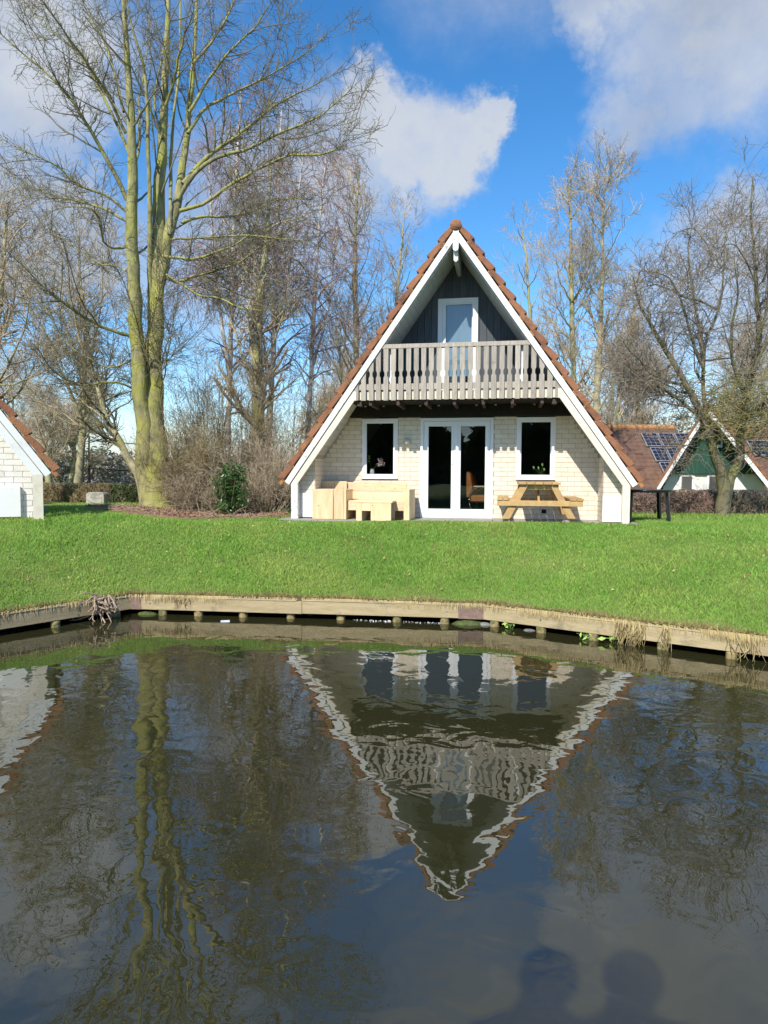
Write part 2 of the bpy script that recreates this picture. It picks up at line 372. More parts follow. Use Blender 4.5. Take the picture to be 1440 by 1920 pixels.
def resample(pts, rads, K):
    """smooth a hand-set polyline to K points"""
    pts = np.asarray(pts, float); rads = np.asarray(rads, float)
    d = np.r_[0, np.cumsum(np.linalg.norm(np.diff(pts, axis=0), axis=1))]; t = np.linspace(0, d[-1], K)
    # Catmull-Rom through the knots
    out = np.empty((K, 3))
    m = np.gradient(pts, d, axis=0)
    i = np.clip(np.searchsorted(d, t, 'right') - 1, 0, len(d) - 2)
    h = (d[i + 1] - d[i]); s = ((t - d[i]) / h)[:, None]; h = h[:, None]
    out = (2 * s**3 - 3 * s**2 + 1) * pts[i] + (s**3 - 2 * s**2 + s) * h * m[i] + (-2 * s**3 + 3 * s**2) * pts[i + 1] + (s**3 - s**2) * h * m[i + 1]
    return out, np.interp(t, d, rads)
def spawn(P, R, n, K, ln, ang, tmin=.2, tmax=1.0, up=0.0, wig=.15, rs=.55, rmin=.004, rtip=.35, fall=.45, rmax=9, tpow=1.0):
    """n children spread over the N parents; returns (n,K,3),(n,K)"""
    Np, Kp, _ = P.shape
    plen = np.linalg.norm(np.diff(P, axis=1), axis=2).sum(1)
    pi = RNG.choice(Np, n, p=plen / plen.sum())
    t = tmin + (tmax - tmin) * RNG.random(n)**tpow
    f = t * (Kp - 1); i0 = np.minimum(f.astype(int), Kp - 2); fr = (f - i0)[:, None]
    base = P[pi, i0] * (1 - fr) + P[pi, i0 + 1] * fr
    tan = P[pi, i0 + 1] - P[pi, i0]; tan /= np.linalg.norm(tan, axis=1, keepdims=True) + 1e-9
    r0 = (R[pi, i0] * (1 - fr[:, 0]) + R[pi, i0 + 1] * fr[:, 0])
    rd = RNG.normal(size=(n, 3)); pr = rd - (rd * tan).sum(1, keepdims=True) * tan; pr /= np.linalg.norm(pr, axis=1, keepdims=True) + 1e-9
    a = np.radians(RNG.uniform(ang[0], ang[1], n))[:, None]
    d = tan * np.cos(a) + pr * np.sin(a)
    le = RNG.uniform(ln[0], ln[1], n) * (1 - fall * t)
    st = le / (K - 1)
    C = np.empty((n, K, 3)); C[:, 0] = base
    for k in range(1, K):
        d = d + wig * RNG.normal(size=(n, 3)); d[:, 2] += up; d /= np.linalg.norm(d, axis=1, keepdims=True)
        C[:, k] = C[:, k - 1] + d * st[:, None]
    rb = np.clip(r0 * rs * RNG.uniform(.7, 1.1, n), rmin, rmax)
    tp = np.linspace(1, rtip, K)[None, :]
    return C, np.maximum(rb[:, None] * tp, rmin * .8)
TRI = [0]
def crown_mesh(name, sets, m, sides=3):
    parts = [tubes(P, R, s) for (P, R, s) in sets]
    V, F = merge(parts); TRI[0] += len(F) * 2
    return mesh_arr(name, V, F, m, smooth=True)
def stack(lst, K):
    PP = []; RR = []
    for p, r in lst:
        a, b = resample(p, r, K); PP.append(a); RR.append(b)
    return np.array(PP), np.array(RR)
def leaves(C, size, m, name, nrm_up=.3):
    """diamond-shaped leaves (two triangles folded along the midrib) at the points C"""
    n = len(C); a = RNG.normal(size=(n, 3)); a /= np.linalg.norm(a, axis=1, keepdims=True)
    b = RNG.normal(size=(n, 3)); b[:, 2] += nrm_up; b = np.cross(a, b); b /= np.linalg.norm(b, axis=1, keepdims=True)
    c = np.cross(a, b)
    s = RNG.uniform(.6, 1.2, n)[:, None] * size
    V = np.stack([C - a * s, C + b * s * .45 + c * s * .15, C + a * s, C - b * s * .45 + c * s * .15], 1).reshape(-1, 3)
    i = np.arange(n)[:, None] * 4
    F = np.concatenate([i + [0, 1, 2], i + [0, 2, 3]], 0)
    TRI[0] += len(F)
    return mesh_arr(name, V, F, m)

# ------------------------------------------------------------------ the setting: pond, lawn, banks, ground
def gp(px, py, z):
    """point where the line of sight through a pixel meets the level z"""
    r = ray(px, py); k = (z - HC) / r[2]
    return (r[0] * k, r[1] * k)
WL = [gp(0, 1192, 0), gp(246, 1151, 0), gp(600, 1160, 0), gp(905, 1171, 0), gp(1440, 1243, 0)]
dl = (WL[0][0] - WL[1][0], WL[0][1] - WL[1][1]); dr = (WL[4][0] - WL[3][0], WL[4][1] - WL[3][1])
BANK = [(WL[1][0] + dl[0] * 9, WL[1][1] + dl[1] * 9)] + WL + [(WL[3][0] + dr[0] * 4, WL[3][1] + dr[1] * 4)]
BX = np.array([p[0] for p in BANK]); BY = np.array([p[1] for p in BANK])
def yb(x): return np.interp(x, BX, BY)
ZB = 0.278
YC = 12.15
def sm(t): t = np.clip(t, 0, 1); return t * t * (3 - 2 * t)
def lawn_z(x, y):
    b = yb(x); t = (y - b) / (YC - b)
    crest = 1.075 + .13 * sm((-x - 3.0) / 3.0) + .02 * np.sin(x * .9)
    back = 1.02 + .17 * sm((-x - 3.5) / 2.5) * (1 - sm((y - 14.5) / 4.0))
    z = ZB + (crest - ZB) * (1 - (1 - np.clip(t, 0, 1))**1.35)
    z = z + (back - crest) * sm((y - YC) / .9)
    return z + .012 * np.sin(x * 2.3 + y * 1.7) * np.clip(t * 3, 0, 1) * np.clip(1.2 - t, 0, 1)
xs = np.unique(np.concatenate([np.linspace(-500, -40, 12), np.linspace(-40, -9, 32), np.linspace(-9, 9, 145), np.linspace(9, 40, 32), np.linspace(40, 500, 12), BX]))
ss = np.concatenate([[0, .04, .1], np.linspace(.2, 6, 40), np.linspace(6.4, 14, 14), [18, 25, 40, 70, 120, 250, 600]])
Xg, Sg = np.meshgrid(xs, ss); Yg = yb(Xg) + .02 + Sg; Zg = lawn_z(Xg, Yg)
Zg[0] -= .01
V = np.stack([Xg, Yg, Zg], -1).reshape(-1, 3); nx = len(xs)
ii = np.arange(len(ss) - 1)[:, None] * nx + np.arange(nx - 1)[None, :]
F = np.stack([ii, ii + 1, ii + nx + 1, ii + nx], -1).reshape(-1, 4)
obj('lawn_ground', mesh_arr('lawn_ground', V, F, lawn_m, True), kind='structure')
# soil face set back under the bank timber
m_ = MB()
for i in range(len(BANK) - 1):
    (x0, y0), (x1, y1) = BANK[i], BANK[i + 1]
    m_.V += [(x0, y0 + .02, ZB - .015), (x1, y1 + .02, ZB - .015), (x1, y1 + .36, ZB - .03), (x0, y0 + .36, ZB - .03), (x1, y1 + .4, -.5), (x0, y0 + .4, -.5)]
    b = i * 6; m_.F += [(b, b + 3, b + 2, b + 1), (b + 2, b + 3, b + 5, b + 4)]
m_.build('bank_soil', soil_m, kind='structure')
# water
m_ = MB(); m_.V = [(-70, .15, 0), (70, .15, 0), (70, 12.2, 0), (-70, 12.2, 0)]; m_.F = [(0, 1, 2, 3)]
m_.build('pond_water', water_m, kind='structure')
# near bank and ground behind the photographer
xs2 = np.linspace(-60, 60, 61); ys2 = np.array([.35, .2, .0, -.3, -1, -3, -8, -20, -60, -150]); zs2 = np.array([-.1, .45, .62, .98, 1.08, 1.1, 1.12, 1.12, 1.1, 1.1])
Xn, Yn = np.meshgrid(xs2, ys2); Zn = np.broadcast_to(zs2[:, None], Xn.shape)
ii = np.arange(len(ys2) - 1)[:, None] * 61 + np.arange(60)[None, :]
obj('near_bank_ground', mesh_arr('near_bank_ground', np.stack([Xn, Yn, Zn], -1).reshape(-1, 3), np.stack([ii, ii + 61, ii + 62, ii + 1], -1).reshape(-1, 4), lawn_m, True), kind='structure')

# grass: single blades, denser towards the water
def grass(name, n, x0, x1, y0f, y1, hr, keep=None):
    x = RNG.uniform(x0, x1, n); u = RNG.random(n)
    b = yb(x) + y0f; y = b + (y1 - b) * u**1.15
    # only what the picture can see, with a margin
    k = (np.abs(x - .5) < (y * .60 + 1.9))
    if keep is not None: k &= keep(x, y)
    x, y = x[k], y[k]; n = len(x)
    z = lawn_z(x, y)
    patch = .5 + .5 * np.sin(x * 1.7 + 1.3 * np.sin(y * 2.1)) * np.sin(y * 2.6 + x * .6)
    h = RNG.uniform(hr[0], hr[1], n) * (.7 + .5 * patch) * (1 - .3 * np.clip(1 - (y - yb(x)) / .5, 0, 1))
    a = RNG.uniform(0, 2 * PI, n); w = RNG.uniform(.002, .0048, n) * (.6 + y / 14)
    dx, dy = np.cos(a), np.sin(a)
    le = RNG.uniform(.1, .9, n) * h; b2 = RNG.uniform(0, 2 * PI, n)
    lx, ly = np.cos(b2) * le, np.sin(b2) * le
    V = np.stack([np.stack([x - dx * w, y - dy * w, z - .01], -1), np.stack([x + dx * w, y + dy * w, z - .01], -1),
                  np.stack([x + lx * .45 + dx * w * .7, y + ly * .45 + dy * w * .7, z + h * .62], -1),
                  np.stack([x + lx, y + ly, z + h], -1)], 1).reshape(-1, 3)
    i = np.arange(n)[:, None] * 4
    F = np.concatenate([i + [0, 1, 2], i + [0, 2, 3]], 0)
    TRI[0] += len(F)
    return obj(name, mesh_arr(name, V, F, blade_m), kind='stuff')
HX0, HY0, HTH, HZG = 1.387, 13.5904, 0.1758, 1.0323
def not_house(x, y):
    c, s = math.cos(HTH), math.sin(HTH)
    v = (x - HX0) * s + (y - HY0) * c; u = (x - HX0) * c - (y - HY0) * s
    ok = ~((np.abs(u) < 3.6) & (v > -.75))
    ok &= ~((((x + 4.6) / 2.3)**2 + ((y - 15.0) / 1.5)**2) < 1)
    ok &= ~((x < -5.75 - (y - 11.5) * .48) & (y > 11.5))
    return ok
g = grass('lawn_grass', 410000, -10, 11, .03, 14.2, (.022, .060), not_house); g['label'] = 'short green lawn grass between the pond and the cottage'
g = grass('far_lawn_grass', 80000, -12.5, 11, 4.9, 21.0, (.03, .08), not_house)
# dry yellowish fringe at the timber
def fringe():
    n = 26000
    x = RNG.uniform(-5.4, 4.9, n); y = yb(x) + RNG.uniform(-.01, .22, n)**1.0; z = np.full(n, ZB) + .005
    h = RNG.uniform(.02, .06, n) * (.6 + .6 * np.abs(np.sin(x * 3.1))); a = RNG.uniform(0, 2 * PI, n); w = .004
    lx, ly = RNG.normal(0, .03, n), RNG.normal(-.02, .03, n)
    V = np.stack([np.stack([x - np.cos(a) * w, y - np.sin(a) * w, z], -1), np.stack([x + np.cos(a) * w, y + np.sin(a) * w, z], -1), np.stack([x + lx, y + ly, z + h], -1)], 1).reshape(-1, 3)
    F = np.arange(n * 3).reshape(-1, 3); TRI[0] += n
    return obj('bank_dry_grass', mesh_arr('bank_dry_grass', V, F, dry_m), kind='stuff')
fringe()
def overhang():
    n = 9000
    x = RNG.uniform(-5.6, 5.2, n); k = RNG.random(n) < (.15 + .85 * np.clip(np.sin(x * 2.3) * np.sin(x * 5.1 + 1) + .2 * (np.abs(x) > 2.6), 0, 1)); x = x[k]; n = len(x)
    y = yb(x) + RNG.uniform(-.02, .03, n); z = np.full(n, ZB + .0); a = RNG.uniform(-.5, .5, n); w = .0035; l_ = RNG.uniform(.03, .11, n)
    P0 = np.stack([x, y, z], -1); P1 = np.stack([x + a * .03, yb(x) - .065, z + .012], -1); P2 = np.stack([x + a * .05, yb(x) - .075 - RNG.uniform(0, .02, n), z - l_], -1)
    dx = np.array([w, 0, 0]); V = np.stack([P0 - dx, P0 + dx, P1 + dx, P1 - dx, P2], 1).reshape(-1, 3); i = np.arange(n)[:, None] * 5
    F = [i + [0, 1, 2, 3], i + [3, 2, 4]]; TRI[0] += 3 * n
    return obj('overhanging_grass', mesh_arr('overhanging_grass', V, F, dry_m), kind='stuff')
overhang()
n = 520
x = RNG.uniform(-6, 6, n); y = RNG.uniform(8.5, 13, n); k = (y > yb(x) + .2) & not_house(x, y); x, y = x[k], y[k]
o = obj('fallen_leaves', leaves(np.stack([x, y, lawn_z(x, y) + .05], -1), .026, leafl_m, 'fallen_leaves'), kind='stuff')

# bank timber: one retaining edge with its planks, plates, bolts and piles
edge = thing('bank_edging', 'long pale timber plank edging held up by piles between lawn and pond', 'edging')
def along(p, q, a, b):  # a,b metres from p towards q
    d = Vector((q[0] - p[0], q[1] - p[1])); l = d.length; d /= l
    return (p[0] + d.x * a, p[1] + d.y * a), (p[0] + d.x * b, p[1] + d.y * b), l
def plank(p, q, z0, z1, off0, off1, name, m, parent=edge):
    dx, dy = q[0] - p[0], q[1] - p[1]; l = math.hypot(dx, dy); nx_, ny_ = dy / l, -dx / l   # towards the water
    mb = MB()
    a = [(p[0] + nx_ * o_, p[1] + ny_ * o_) for o_ in (off0, off1)]; b = [(q[0] + nx_ * o_, q[1] + ny_ * o_) for o_ in (off0, off1)]
    for z in (z0, z1): mb.V += [(*a[0], z), (*a[1], z), (*b[1], z), (*b[0], z)]
    mb.F = [(0, 1, 2, 3), (7, 6, 5, 4), (0, 4, 5, 1), (1, 5, 6, 2), (2, 6, 7, 3), (3, 7, 4, 0)]
    return mb.build(name, m, parent, .004)
segs = [(BANK[0], WL[1], 3.0), (WL[1], WL[3], 2.45), (WL[3], BANK[-1], 3.1)]
for si, (p, q, step) in enumerate(segs):
    l = math.hypot(q[0] - p[0], q[1] - p[1]); a = 0.0
    while a < l - .01:
        b = min(a + step, l)
        P0, P1, _ = along(p, q, a + .002, b - .002)
        dz = RNG.uniform(-.004, .004)
        plank(P0, P1, .08 + dz, .248 + dz, .0, .045, 'plank', beam_m)
        P0, P1, _ = along(p, q, a + .002, min(a + step * .97, b) - .002)
        plank(P0, P1, .2505 + dz, .268 + dz, -.06, .052, 'cap_board', beam_m)
        a = b
def plate_at(p, q, a, b):
    P0, P1, _ = along(p, q, a, b); plank(P0, P1, .076, .252, .046, .053, 'rusty_plate', rust_m)
lm_ = math.hypot(WL[3][0] - WL[1][0], WL[3][1] - WL[1][1])
plate_at(WL[1], WL[3], .0, .17); plate_at(WL[1], WL[3], lm_ - .32, lm_ - .0)
plate_at(WL[3], BANK[-1], -.01, .03)
def pile_mesh():
    P = np.array([[[0, 0, -.4], [0, 0, .05], [0, 0, .072], [0, 0, .078]]]); R = np.array([[.062, .06, .058, .02]])
    V, F = tubes(P, R, 12); V[:, :2] *= 1 + .05 * np.sin(np.arange(len(V)) * 2.1)[:, None]
    cap = np.array([[36, 37, 38, 39], [36, 39, 40, 41], [36, 41, 42, 43], [36, 43, 44, 45], [36, 45, 46, 47]])
    return mesh_arr('pile', V, [F, cap], pile_m, True)
pm = pile_mesh()
bolt = mesh_arr('bolt', *[tubes(np.array([[[0, 0, 0], [0, -.012, 0], [0, -.0125, 0]]]), np.array([[.014, .012, .001]]), 6)[i] for i in (0, 1)], steel_m)
for px, py in ((60, 1195), (175, 1178), (289, 1163), (360, 1164), (447, 1166), (540, 1167), (637, 1169), (745, 1171), (836, 1174), (935, 1184), (1023, 1194), (1122, 1206), (1245, 1218), (1370, 1233)):
    x, y = gp(px, py, 0); y = float(yb(x)) - .0
    o = obj('pile', pm, edge, (x, y, 0), (0, 0, RNG.uniform(0, 6)))
for px, py in ((150, 1166), (284, 1125), (436, 1130), (637, 1141), (837, 1141), (1015, 1158), (1250, 1186)):
    x = gp(px, py, .2)[0]; dy = float(yb(x + .01) - yb(x - .01)) / .02
    x_, y_ = x, float(yb(x)) - .046
    obj('bolt', bolt, edge, (x_, y_, .17), (0, 0, math.atan(dy)))

# ------------------------------------------------------------------ A-frame cottages
H, WH, ZT = 5.762, 3.503, .79
PHI = math.atan2(H - ZT, WH); SL = math.hypot(WH, H - ZT)
def S(side, s, n):
    return (side * (s * math.cos(PHI) + n * math.sin(PHI)), H - s * math.sin(PHI) + n * math.cos(PHI))
def slope_u(z, n=0): return (H - z + n / math.cos(PHI)) / math.tan(PHI)   # |u| of the line offset n at height z
def slope_z(u, n=0): return H - abs(u) * math.tan(PHI) + n / math.cos(PHI)
E_ = SL / 17
def verge_mesh():
    me = MB()
    # in slope axes: x down the slope, z outwards; hung over the gable
    me.prism([(.03, .012), (E_ + .025, .03), (E_ + .035, .165), (E_ * .5, .135), (0, .090)], -.055, .02)
    me.prism([(0, .03), (E_ + .035, .09), (E_ + .035, .165), (E_ * .5, .133), (0, .090)], .02, .26)
    return me.mesh('verge_tile', tile_m, .008)
VM = verge_mesh(); LM = MB().box(E_ - .005, E_ + .125, -.044, .0, .002, .075).mesh('tile_lip', tilel_m, .008)
def brick_template(m): return MB().box(-.5, .5, -.05, 0, -.5, .5).mesh('brick', m)
BRK = {}
BL, BH = .277, .1
def lay(parent, u0, u1, z0, z1, v, m, axis='u', openings=(), limit=None, gap=.009, stuffed=False):
    """running-bond bricks whose faces stand 7 mm proud of v (towards -v)"""
    if m.name not in BRK: BRK[m.name] = brick_template(m)
    me = BRK[m.name]; row = 0; z = z0; jm = MB()
    while z < z1 - .03:
        zt = min(z + BH, z1)
        lo, hi = u0, u1
        if limit:
            lo, hi = limit(lo, hi, zt)
        spans = [(lo, hi)]
        for (a, b, c, d) in openings:
            if zt > c + .02 and z < d - .02:
                ns = []
                for (p, q) in spans:
                    if b <= p or a >= q: ns.append((p, q))
                    else:
                        if a > p: ns.append((p, a))
                        if b < q: ns.append((b, q))
                spans = ns
        off = (row % 2) * BL / 2
        for (p, q) in spans:
            k = math.floor((p - off - u0) / BL)
            while True:
                a = max(u0 + off + k * BL, p); b = min(u0 + off + (k + 1) * BL, q); k += 1
                if a >= q: break
                if b - a < .03: continue
                if stuffed:
                    (jm.box(a + gap / 2, b - gap / 2, v - .007, v + .03, z + gap / 2, zt - gap / 2) if axis == 'u' else
                     jm.box(v - .02, v + .02, a + gap / 2, b - gap / 2, z + gap / 2, zt - gap / 2))
                    continue
                o = obj('brick', me, parent)
                if axis == 'u':
                    o.location = ((a + b) / 2, v - .007 + .05, (z + zt) / 2)
                else:  # brick face in the v direction, looking to the side given by the sign in 'v'
                    o.location = (v, (a + b) / 2, (z + zt) / 2); o.rotation_euler = (0, 0, axis)
                o.scale = (b - a - gap, 1, zt - z - gap)
        z += BH; row += 1
    if stuffed: return jm.build('brick_courses', m, parent, kind='stuff')

def roof_field(root, depth, m, v0=.2):
    """pantiles of both slopes, joined"""
    nv = int((depth - v0) / .055); vs = np.linspace(v0, depth, nv); parts = []
    for side in (-1, 1):
        for r in range(17):
            s0, s1 = r * E_ - .0, (r + 1) * E_ + .03
            wave = .030 * np.abs(np.sin(vs * PI / .22)) + .045
            a = np.array([[*S(side, s0, 0)]]); 
            cx, sx_ = math.cos(PHI), math.sin(PHI)
            rows = []
            for (s, lift) in ((s0, .0), (s1, .035), (s1, .008)):
                n_ = wave + lift if s == s0 or lift > .01 else wave * 0 + .02
                x = side * (s * cx + n_ * sx_); z = H - s * sx_ + n_ * cx
                rows.append(np.stack([x, vs, z], -1))
            Vv = np.concatenate(rows); i = np.arange(nv - 1)
            F = np.concatenate([np.stack([i + k * nv, i + 1 + k * nv, i + 1 + (k + 1) * nv, i + (k + 1) * nv], -1) for k in (0, 1)])
            if side > 0: F = F[:, ::-1]
            parts.append((Vv, F))
    V, F = merge(parts); TRI[0] += len(F) * 2
    o = obj('roof_tiles', mesh_arr('roof_tiles', V, F, m), root, kind='stuff')
    return o

def roof_shell(root, depth, weathered_side=None, sides=(-1, 1), soffit_to=1.07, nsoff=40, full=True):
    """boards, verge tiles, soffit, bargeboards; everything in the cottage's own axes"""
    roof = MB()
    for sd in (-1, 1):
        roof.prism([S(sd, 0, -.0), S(sd, SL, -.0), S(sd, SL, -.112), (0, H - .112 / math.cos(PHI))], .03, depth)
    rf = roof.build('roof', soff_m, root)
    roof_field(rf, depth, tile_m)
    for sd in sides:
        bm_ = weath_m if sd == weathered_side else white_m
        MB().prism([(0, H + .0), S(sd, SL + .02, 0), S(sd, SL + .02, -.11), (0, H - .11 / math.cos(PHI))], -.03 - .002 * (sd > 0), .028).build('bargeboard', bm_, rf)
        # verge tiles, each with a lip whose sunlit orange is set in its colour
        for i in range(17):
            (x, z) = S(sd, i * E_, 0.004)
            o = obj('tile', VM, rf, (x, RNG.uniform(-.004, .004), z)); lp = obj('tile_lip', LM, o)
            d = Vector((sd * math.cos(PHI), 0, -math.sin(PHI))); n_ = Vector((sd * math.sin(PHI), 0, math.cos(PHI)))
            o.rotation_euler = (0, 0, 0)
            mm = Matrix.Identity(4)
            # x axis -> down slope, z axis -> outward, y keeps pointing back (mirrored for one side)
            jit = RNG.uniform(-.012, .012)
            d2 = (d + n_ * jit).normalized(); n2 = (n_ - d * jit).normalized()
            for k in range(3): mm[k][0] = d2[k]; mm[k][1] = (0, 1, 0)[k]; mm[k][2] = n2[k]; mm[k][3] = o.location[k]
            o.matrix_local = mm
        # soffit boards run back from the gable
        w = (SL - .12) / nsoff
        for k in range(nsoff):
            s = .16 + k * w
            if s + w > SL - .02: break
            a, b, c, d = S(sd, s + .003, -.116), S(sd, s + w - .003, -.116), S(sd, s + w - .003, -.13), S(sd, s + .003, -.13)
            MB().prism([a, b, c, d], .03, soffit_to).build('soffit_board', soff_m, rf)
    # ridge tiles
    k = 0; v = -.07
    rp = []
    for i in range(13):
        t = i / 12 * PI * 2
    while v < depth:
        P = np.array([[[0, v, H + .045], [0, v + .06, H + .045], [0, v + .40, H + .06], [0, v + .42, H + .06]]]); R = np.array([[.112, .114, .104, .09]])
        Vv, F = tubes(P, R, 14)
        fs = [F]
        if k == 0:
            F2 = np.array([[0, 13, 12, 1], [1, 12, 11, 2], [2, 11, 10, 3], [3, 10, 9, 4], [4, 9, 8, 5], [5, 8, 7, 6]]); fs.append(F2)
        obj('ridge_tile', mesh_arr('ridge_tile', Vv, fs, tile_m, False), rf)
        v += .38; k += 1
    return rf

def window_frame(root, name, u0, u1, z0, z1, v, fr=.075, pane=True, sill=True):
    w = MB()
    w.box(u0, u0 + fr, v - .02, v + .06, z0, z1).box(u1 - fr, u1, v - .02, v + .06, z0, z1)
    w.box(u0 + fr, u1 - fr, v - .02, v + .06, z1 - fr, z1).box(u0 + fr, u1 - fr, v - .02, v + .06, z0, z0 + fr)
    f = w.build(name, pvc_m, root)
    i = .028
    s = MB()
    a, b, c, d = u0 + fr, u1 - fr, z0 + fr, z1 - fr
    s.box(a, a + i, v, v + .04, c, d).box(b - i, b, v, v + .04, c, d).box(a + i, b - i, v, v + .04, d - i, d).box(a + i, b - i, v, v + .04, c, c + i)
    s.build('sash', pvc_m, f)
    p = MB().box(a + i, b - i, v + .018, v + .022, c + i, d - i).build('pane', glass_m, f)
    if sill: box('sill', pvc_m, f, u0 - .0, u1 + .0, v - .045, v - .021, z0 - .0, z0 + .03)
    return f

def ground_storey(root, a, cl, cr, openings, m, wing=.8, bricks=True):
    fw = MB()   # mortar behind the bricks, split round the openings
    edges = sorted([cl, cr] + [x for o_ in openings for x in o_[:2]])
    zt = 2.17
    def clip(u): return min(zt, slope_z(u, -.13))
    for p, q in zip(edges[:-1], edges[1:]):
        op = [o_ for o_ in openings if o_[0] <= p + 1e-4 and o_[1] >= q - 1e-4]
        top = op[0][2] if op else None
        if op and top < .05: top = -.002
        nseg = max(1, int((q - p) / .1)); us = np.linspace(p, q, nseg + 1)
        pts = [(p, -.1), (q, -.1)] + ([(u, clip(u)) for u in us[::-1]] if not op else [(q, top), (p, top)])
        fw.prism(pts, a, a + .1)
    w = fw.build('front_wall', mortar_m, root)
    def lim(lo, hi, z):
        e = slope_u(z, -.13); return max(lo, -e), min(hi, e)
    if bricks: lay(w, cl, cr, 0, 2.17, a, m, openings=openings, limit=lim)
    return w

# ---- the main cottage
cot = thing('a_frame_cottage', 'large triangular cottage with grey balcony, white edges and pale brick front beyond the lawn', 'house', (HX0, HY0, HZG), -HTH, 'a-frame cottages')
A = 1.075; CL, CR = -2.95, 2.93
rf = roof_shell(cot, 9.0, weathered_side=-1, soffit_to=A)
WZ0, WZ1 = .835, 2.15
OPEN = [(-2.10, -1.297, WZ0, WZ1), (-.80, .765, 0, WZ1), (1.245, 2.052, WZ0, WZ1)]
wall = ground_storey(cot, A, CL, CR, OPEN, brick_m)
# side returns and wing walls coming forward under the eaves
for sd, c in ((-1, CL), (1, CR)):
    ztop = slope_z(c, -.12)
    sw = MB().prism([(c, 0), (c, ztop), (c + sd * .1, slope_z(c + sd * .1, -.12)), (c + sd * .1, 0)], A - .80, A + .1)
    e = 3.28
    sw.prism([(c + sd * .102, 0), (c + sd * .102, slope_z(c + sd * .102, -.13)), (sd * e, slope_z(e, -.13)), (sd * e, 0)], A - .80, A - .70)
    w2 = sw.build('side_wall', mortar_m, cot)
    lay(w2, A - .80, A, 0, ztop - .1, c - sd * .007 + sd * .05, brick_m, axis=(PI / 2 if sd < 0 else -PI / 2))
    lo, hi = (c, e) if sd > 0 else (-e, c)
    def lim2(l_, h_, z, sd=sd):
        q = min(3.28, slope_u(z, -.13)); return (l_, min(h_, q)) if sd > 0 else (max(l_, -q), h_)
    lay(w2, lo, hi, 0, ztop, A - .80, brick_m, limit=lim2)
    ul, ur = (sd * (abs(c) + .015), sd * (abs(c) + .36)); ul, ur = min(ul, ur), max(ul, ur)
    if sd > 0: box('meter_panel', white_m, cot, c - .02, c + .34, A - .86, A - .808, .02, .53, .006)
    else: box('meter_panel', white_m, cot, c - .34, c - .02, A - .86, A - .808, .02, .53, .006)
    # slatted grille beside the panel
    for k in range(9):
        u = c + sd * .41
        box('grille_slat', black_m, cot, min(u, u + sd * .07), max(u, u + sd * .07), A - .83, A - .81, .04 + k * .045, .065 + k * .045)
# eaves frame: cream board under each bargeboard, with its post
for sd, m_s in ((-1, weath_m), (1, cream_m)):
    zk = .74; uo, ui = slope_u(zk, -.125), slope_u(zk, -.125) - .14
    z2 = 2.62; ub = slope_u(z2, -.125)
    zi = 2.435
    fb = MB().prism([(sd * uo, zk), (sd * ub, z2), (sd * 2.005, z2), (sd * 2.005, zi), (sd * (slope_u(zi, -.25) - .0), zi), (sd * ui, zk)], .0, .07)
    fb.build('eaves_board', cream_m if sd > 0 else cream_m, cot)
    box('post', m_s, cot, min(sd * ui, sd * uo), max(sd * ui, sd * uo), .0, .12, 0, zk - .002)
    box('corbel', joist_m, cot, min(sd * 1.9, sd * 1.99), max(sd * 1.9, sd * 1.99), .075, .3, 2.33, 2.418)
# white finial and ridge beam under the apex
fin = [(-.055, H - .04), (.055, H - .04), (.055, 5.36), (.04, 5.325), (0, 5.31), (-.04, 5.325), (-.055, 5.36)]
MB().prism(fin, -.06, -.034).build('finial', white_m, cot)
MB().prism([(-.045, 5.52), (.045, 5.52), (.045, 5.16), (0, 5.12), (-.045, 5.16)], .03, A).build('ridge_beam', soff_m, cot)
# upper storey: dark vertical boards round the balcony door
DU0, DU1, DZ1 = -.445, .405, 4.68
up = MB().prism([(-slope_u(2.5, -.13), 2.5), (slope_u(2.5, -.13), 2.5), (0, H - .13 / math.cos(PHI) - .02)], A + .03, A + .12)
upw = MB()
for pts in ([(-slope_u(2.5, -.13), 2.5), (DU0, 2.5), (DU0, slope_z(DU0, -.13))], [(DU1, 2.5), (slope_u(2.5, -.13), 2.5), (DU1, slope_z(DU1, -.13))],
            [(DU0, DZ1), (DU1, DZ1), (DU1, slope_z(DU1, -.13)), (0, slope_z(0, -.13)), (DU0, slope_z(DU0, -.13))]):
    upw.prism(pts, A + .02, A + .1)
upw = upw.build('gable_wall', dark_m, cot)
bw = .147; k = -15
while k < 15:
    a_, b_ = k * bw + .004, (k + 1) * bw - .004; k += 1
    for (lo, hi, zb_) in ((a_, min(b_, DU0), 2.5), (max(a_, DU0), min(b_, DU1), DZ1), (max(a_, DU1), b_, 2.5)):
        if hi - lo < .015: continue
        if lo >= DU1 - 1e-6 and zb_ != 2.5: continue
        za, zc = slope_z(lo, -.13), slope_z(hi, -.13)
        if zb_ == 2.5 and (a_ > DU0 and b_ < DU1): continue
        if min(za, zc) < zb_ + .02: continue
        top = [(hi, zc)] + ([(0, slope_z(0, -.13))] if lo < 0 < hi else []) + [(lo, za)]
        MB().prism([(lo, zb_), (hi, zb_)] + top, A + .0 - .006 * (k % 2), A + .02).build('wall_board', anth_m, upw)
# balcony door
bd = window_frame(cot, 'balcony_door', DU0, DU1, 2.5, DZ1, A, fr=.10, sill=False)
box('mullion', pvc_m, bd, DU0 + .11, DU0 + .17, A - .035, A - .021, 2.6, DZ1 - .1)
box('blue_sheet', sheet_m, bd, DU0 + .1, DU1 - .1, A + .09, A + .10, 3.05, DZ1 - .1)  # pale blue sheet behind the balcony door pane
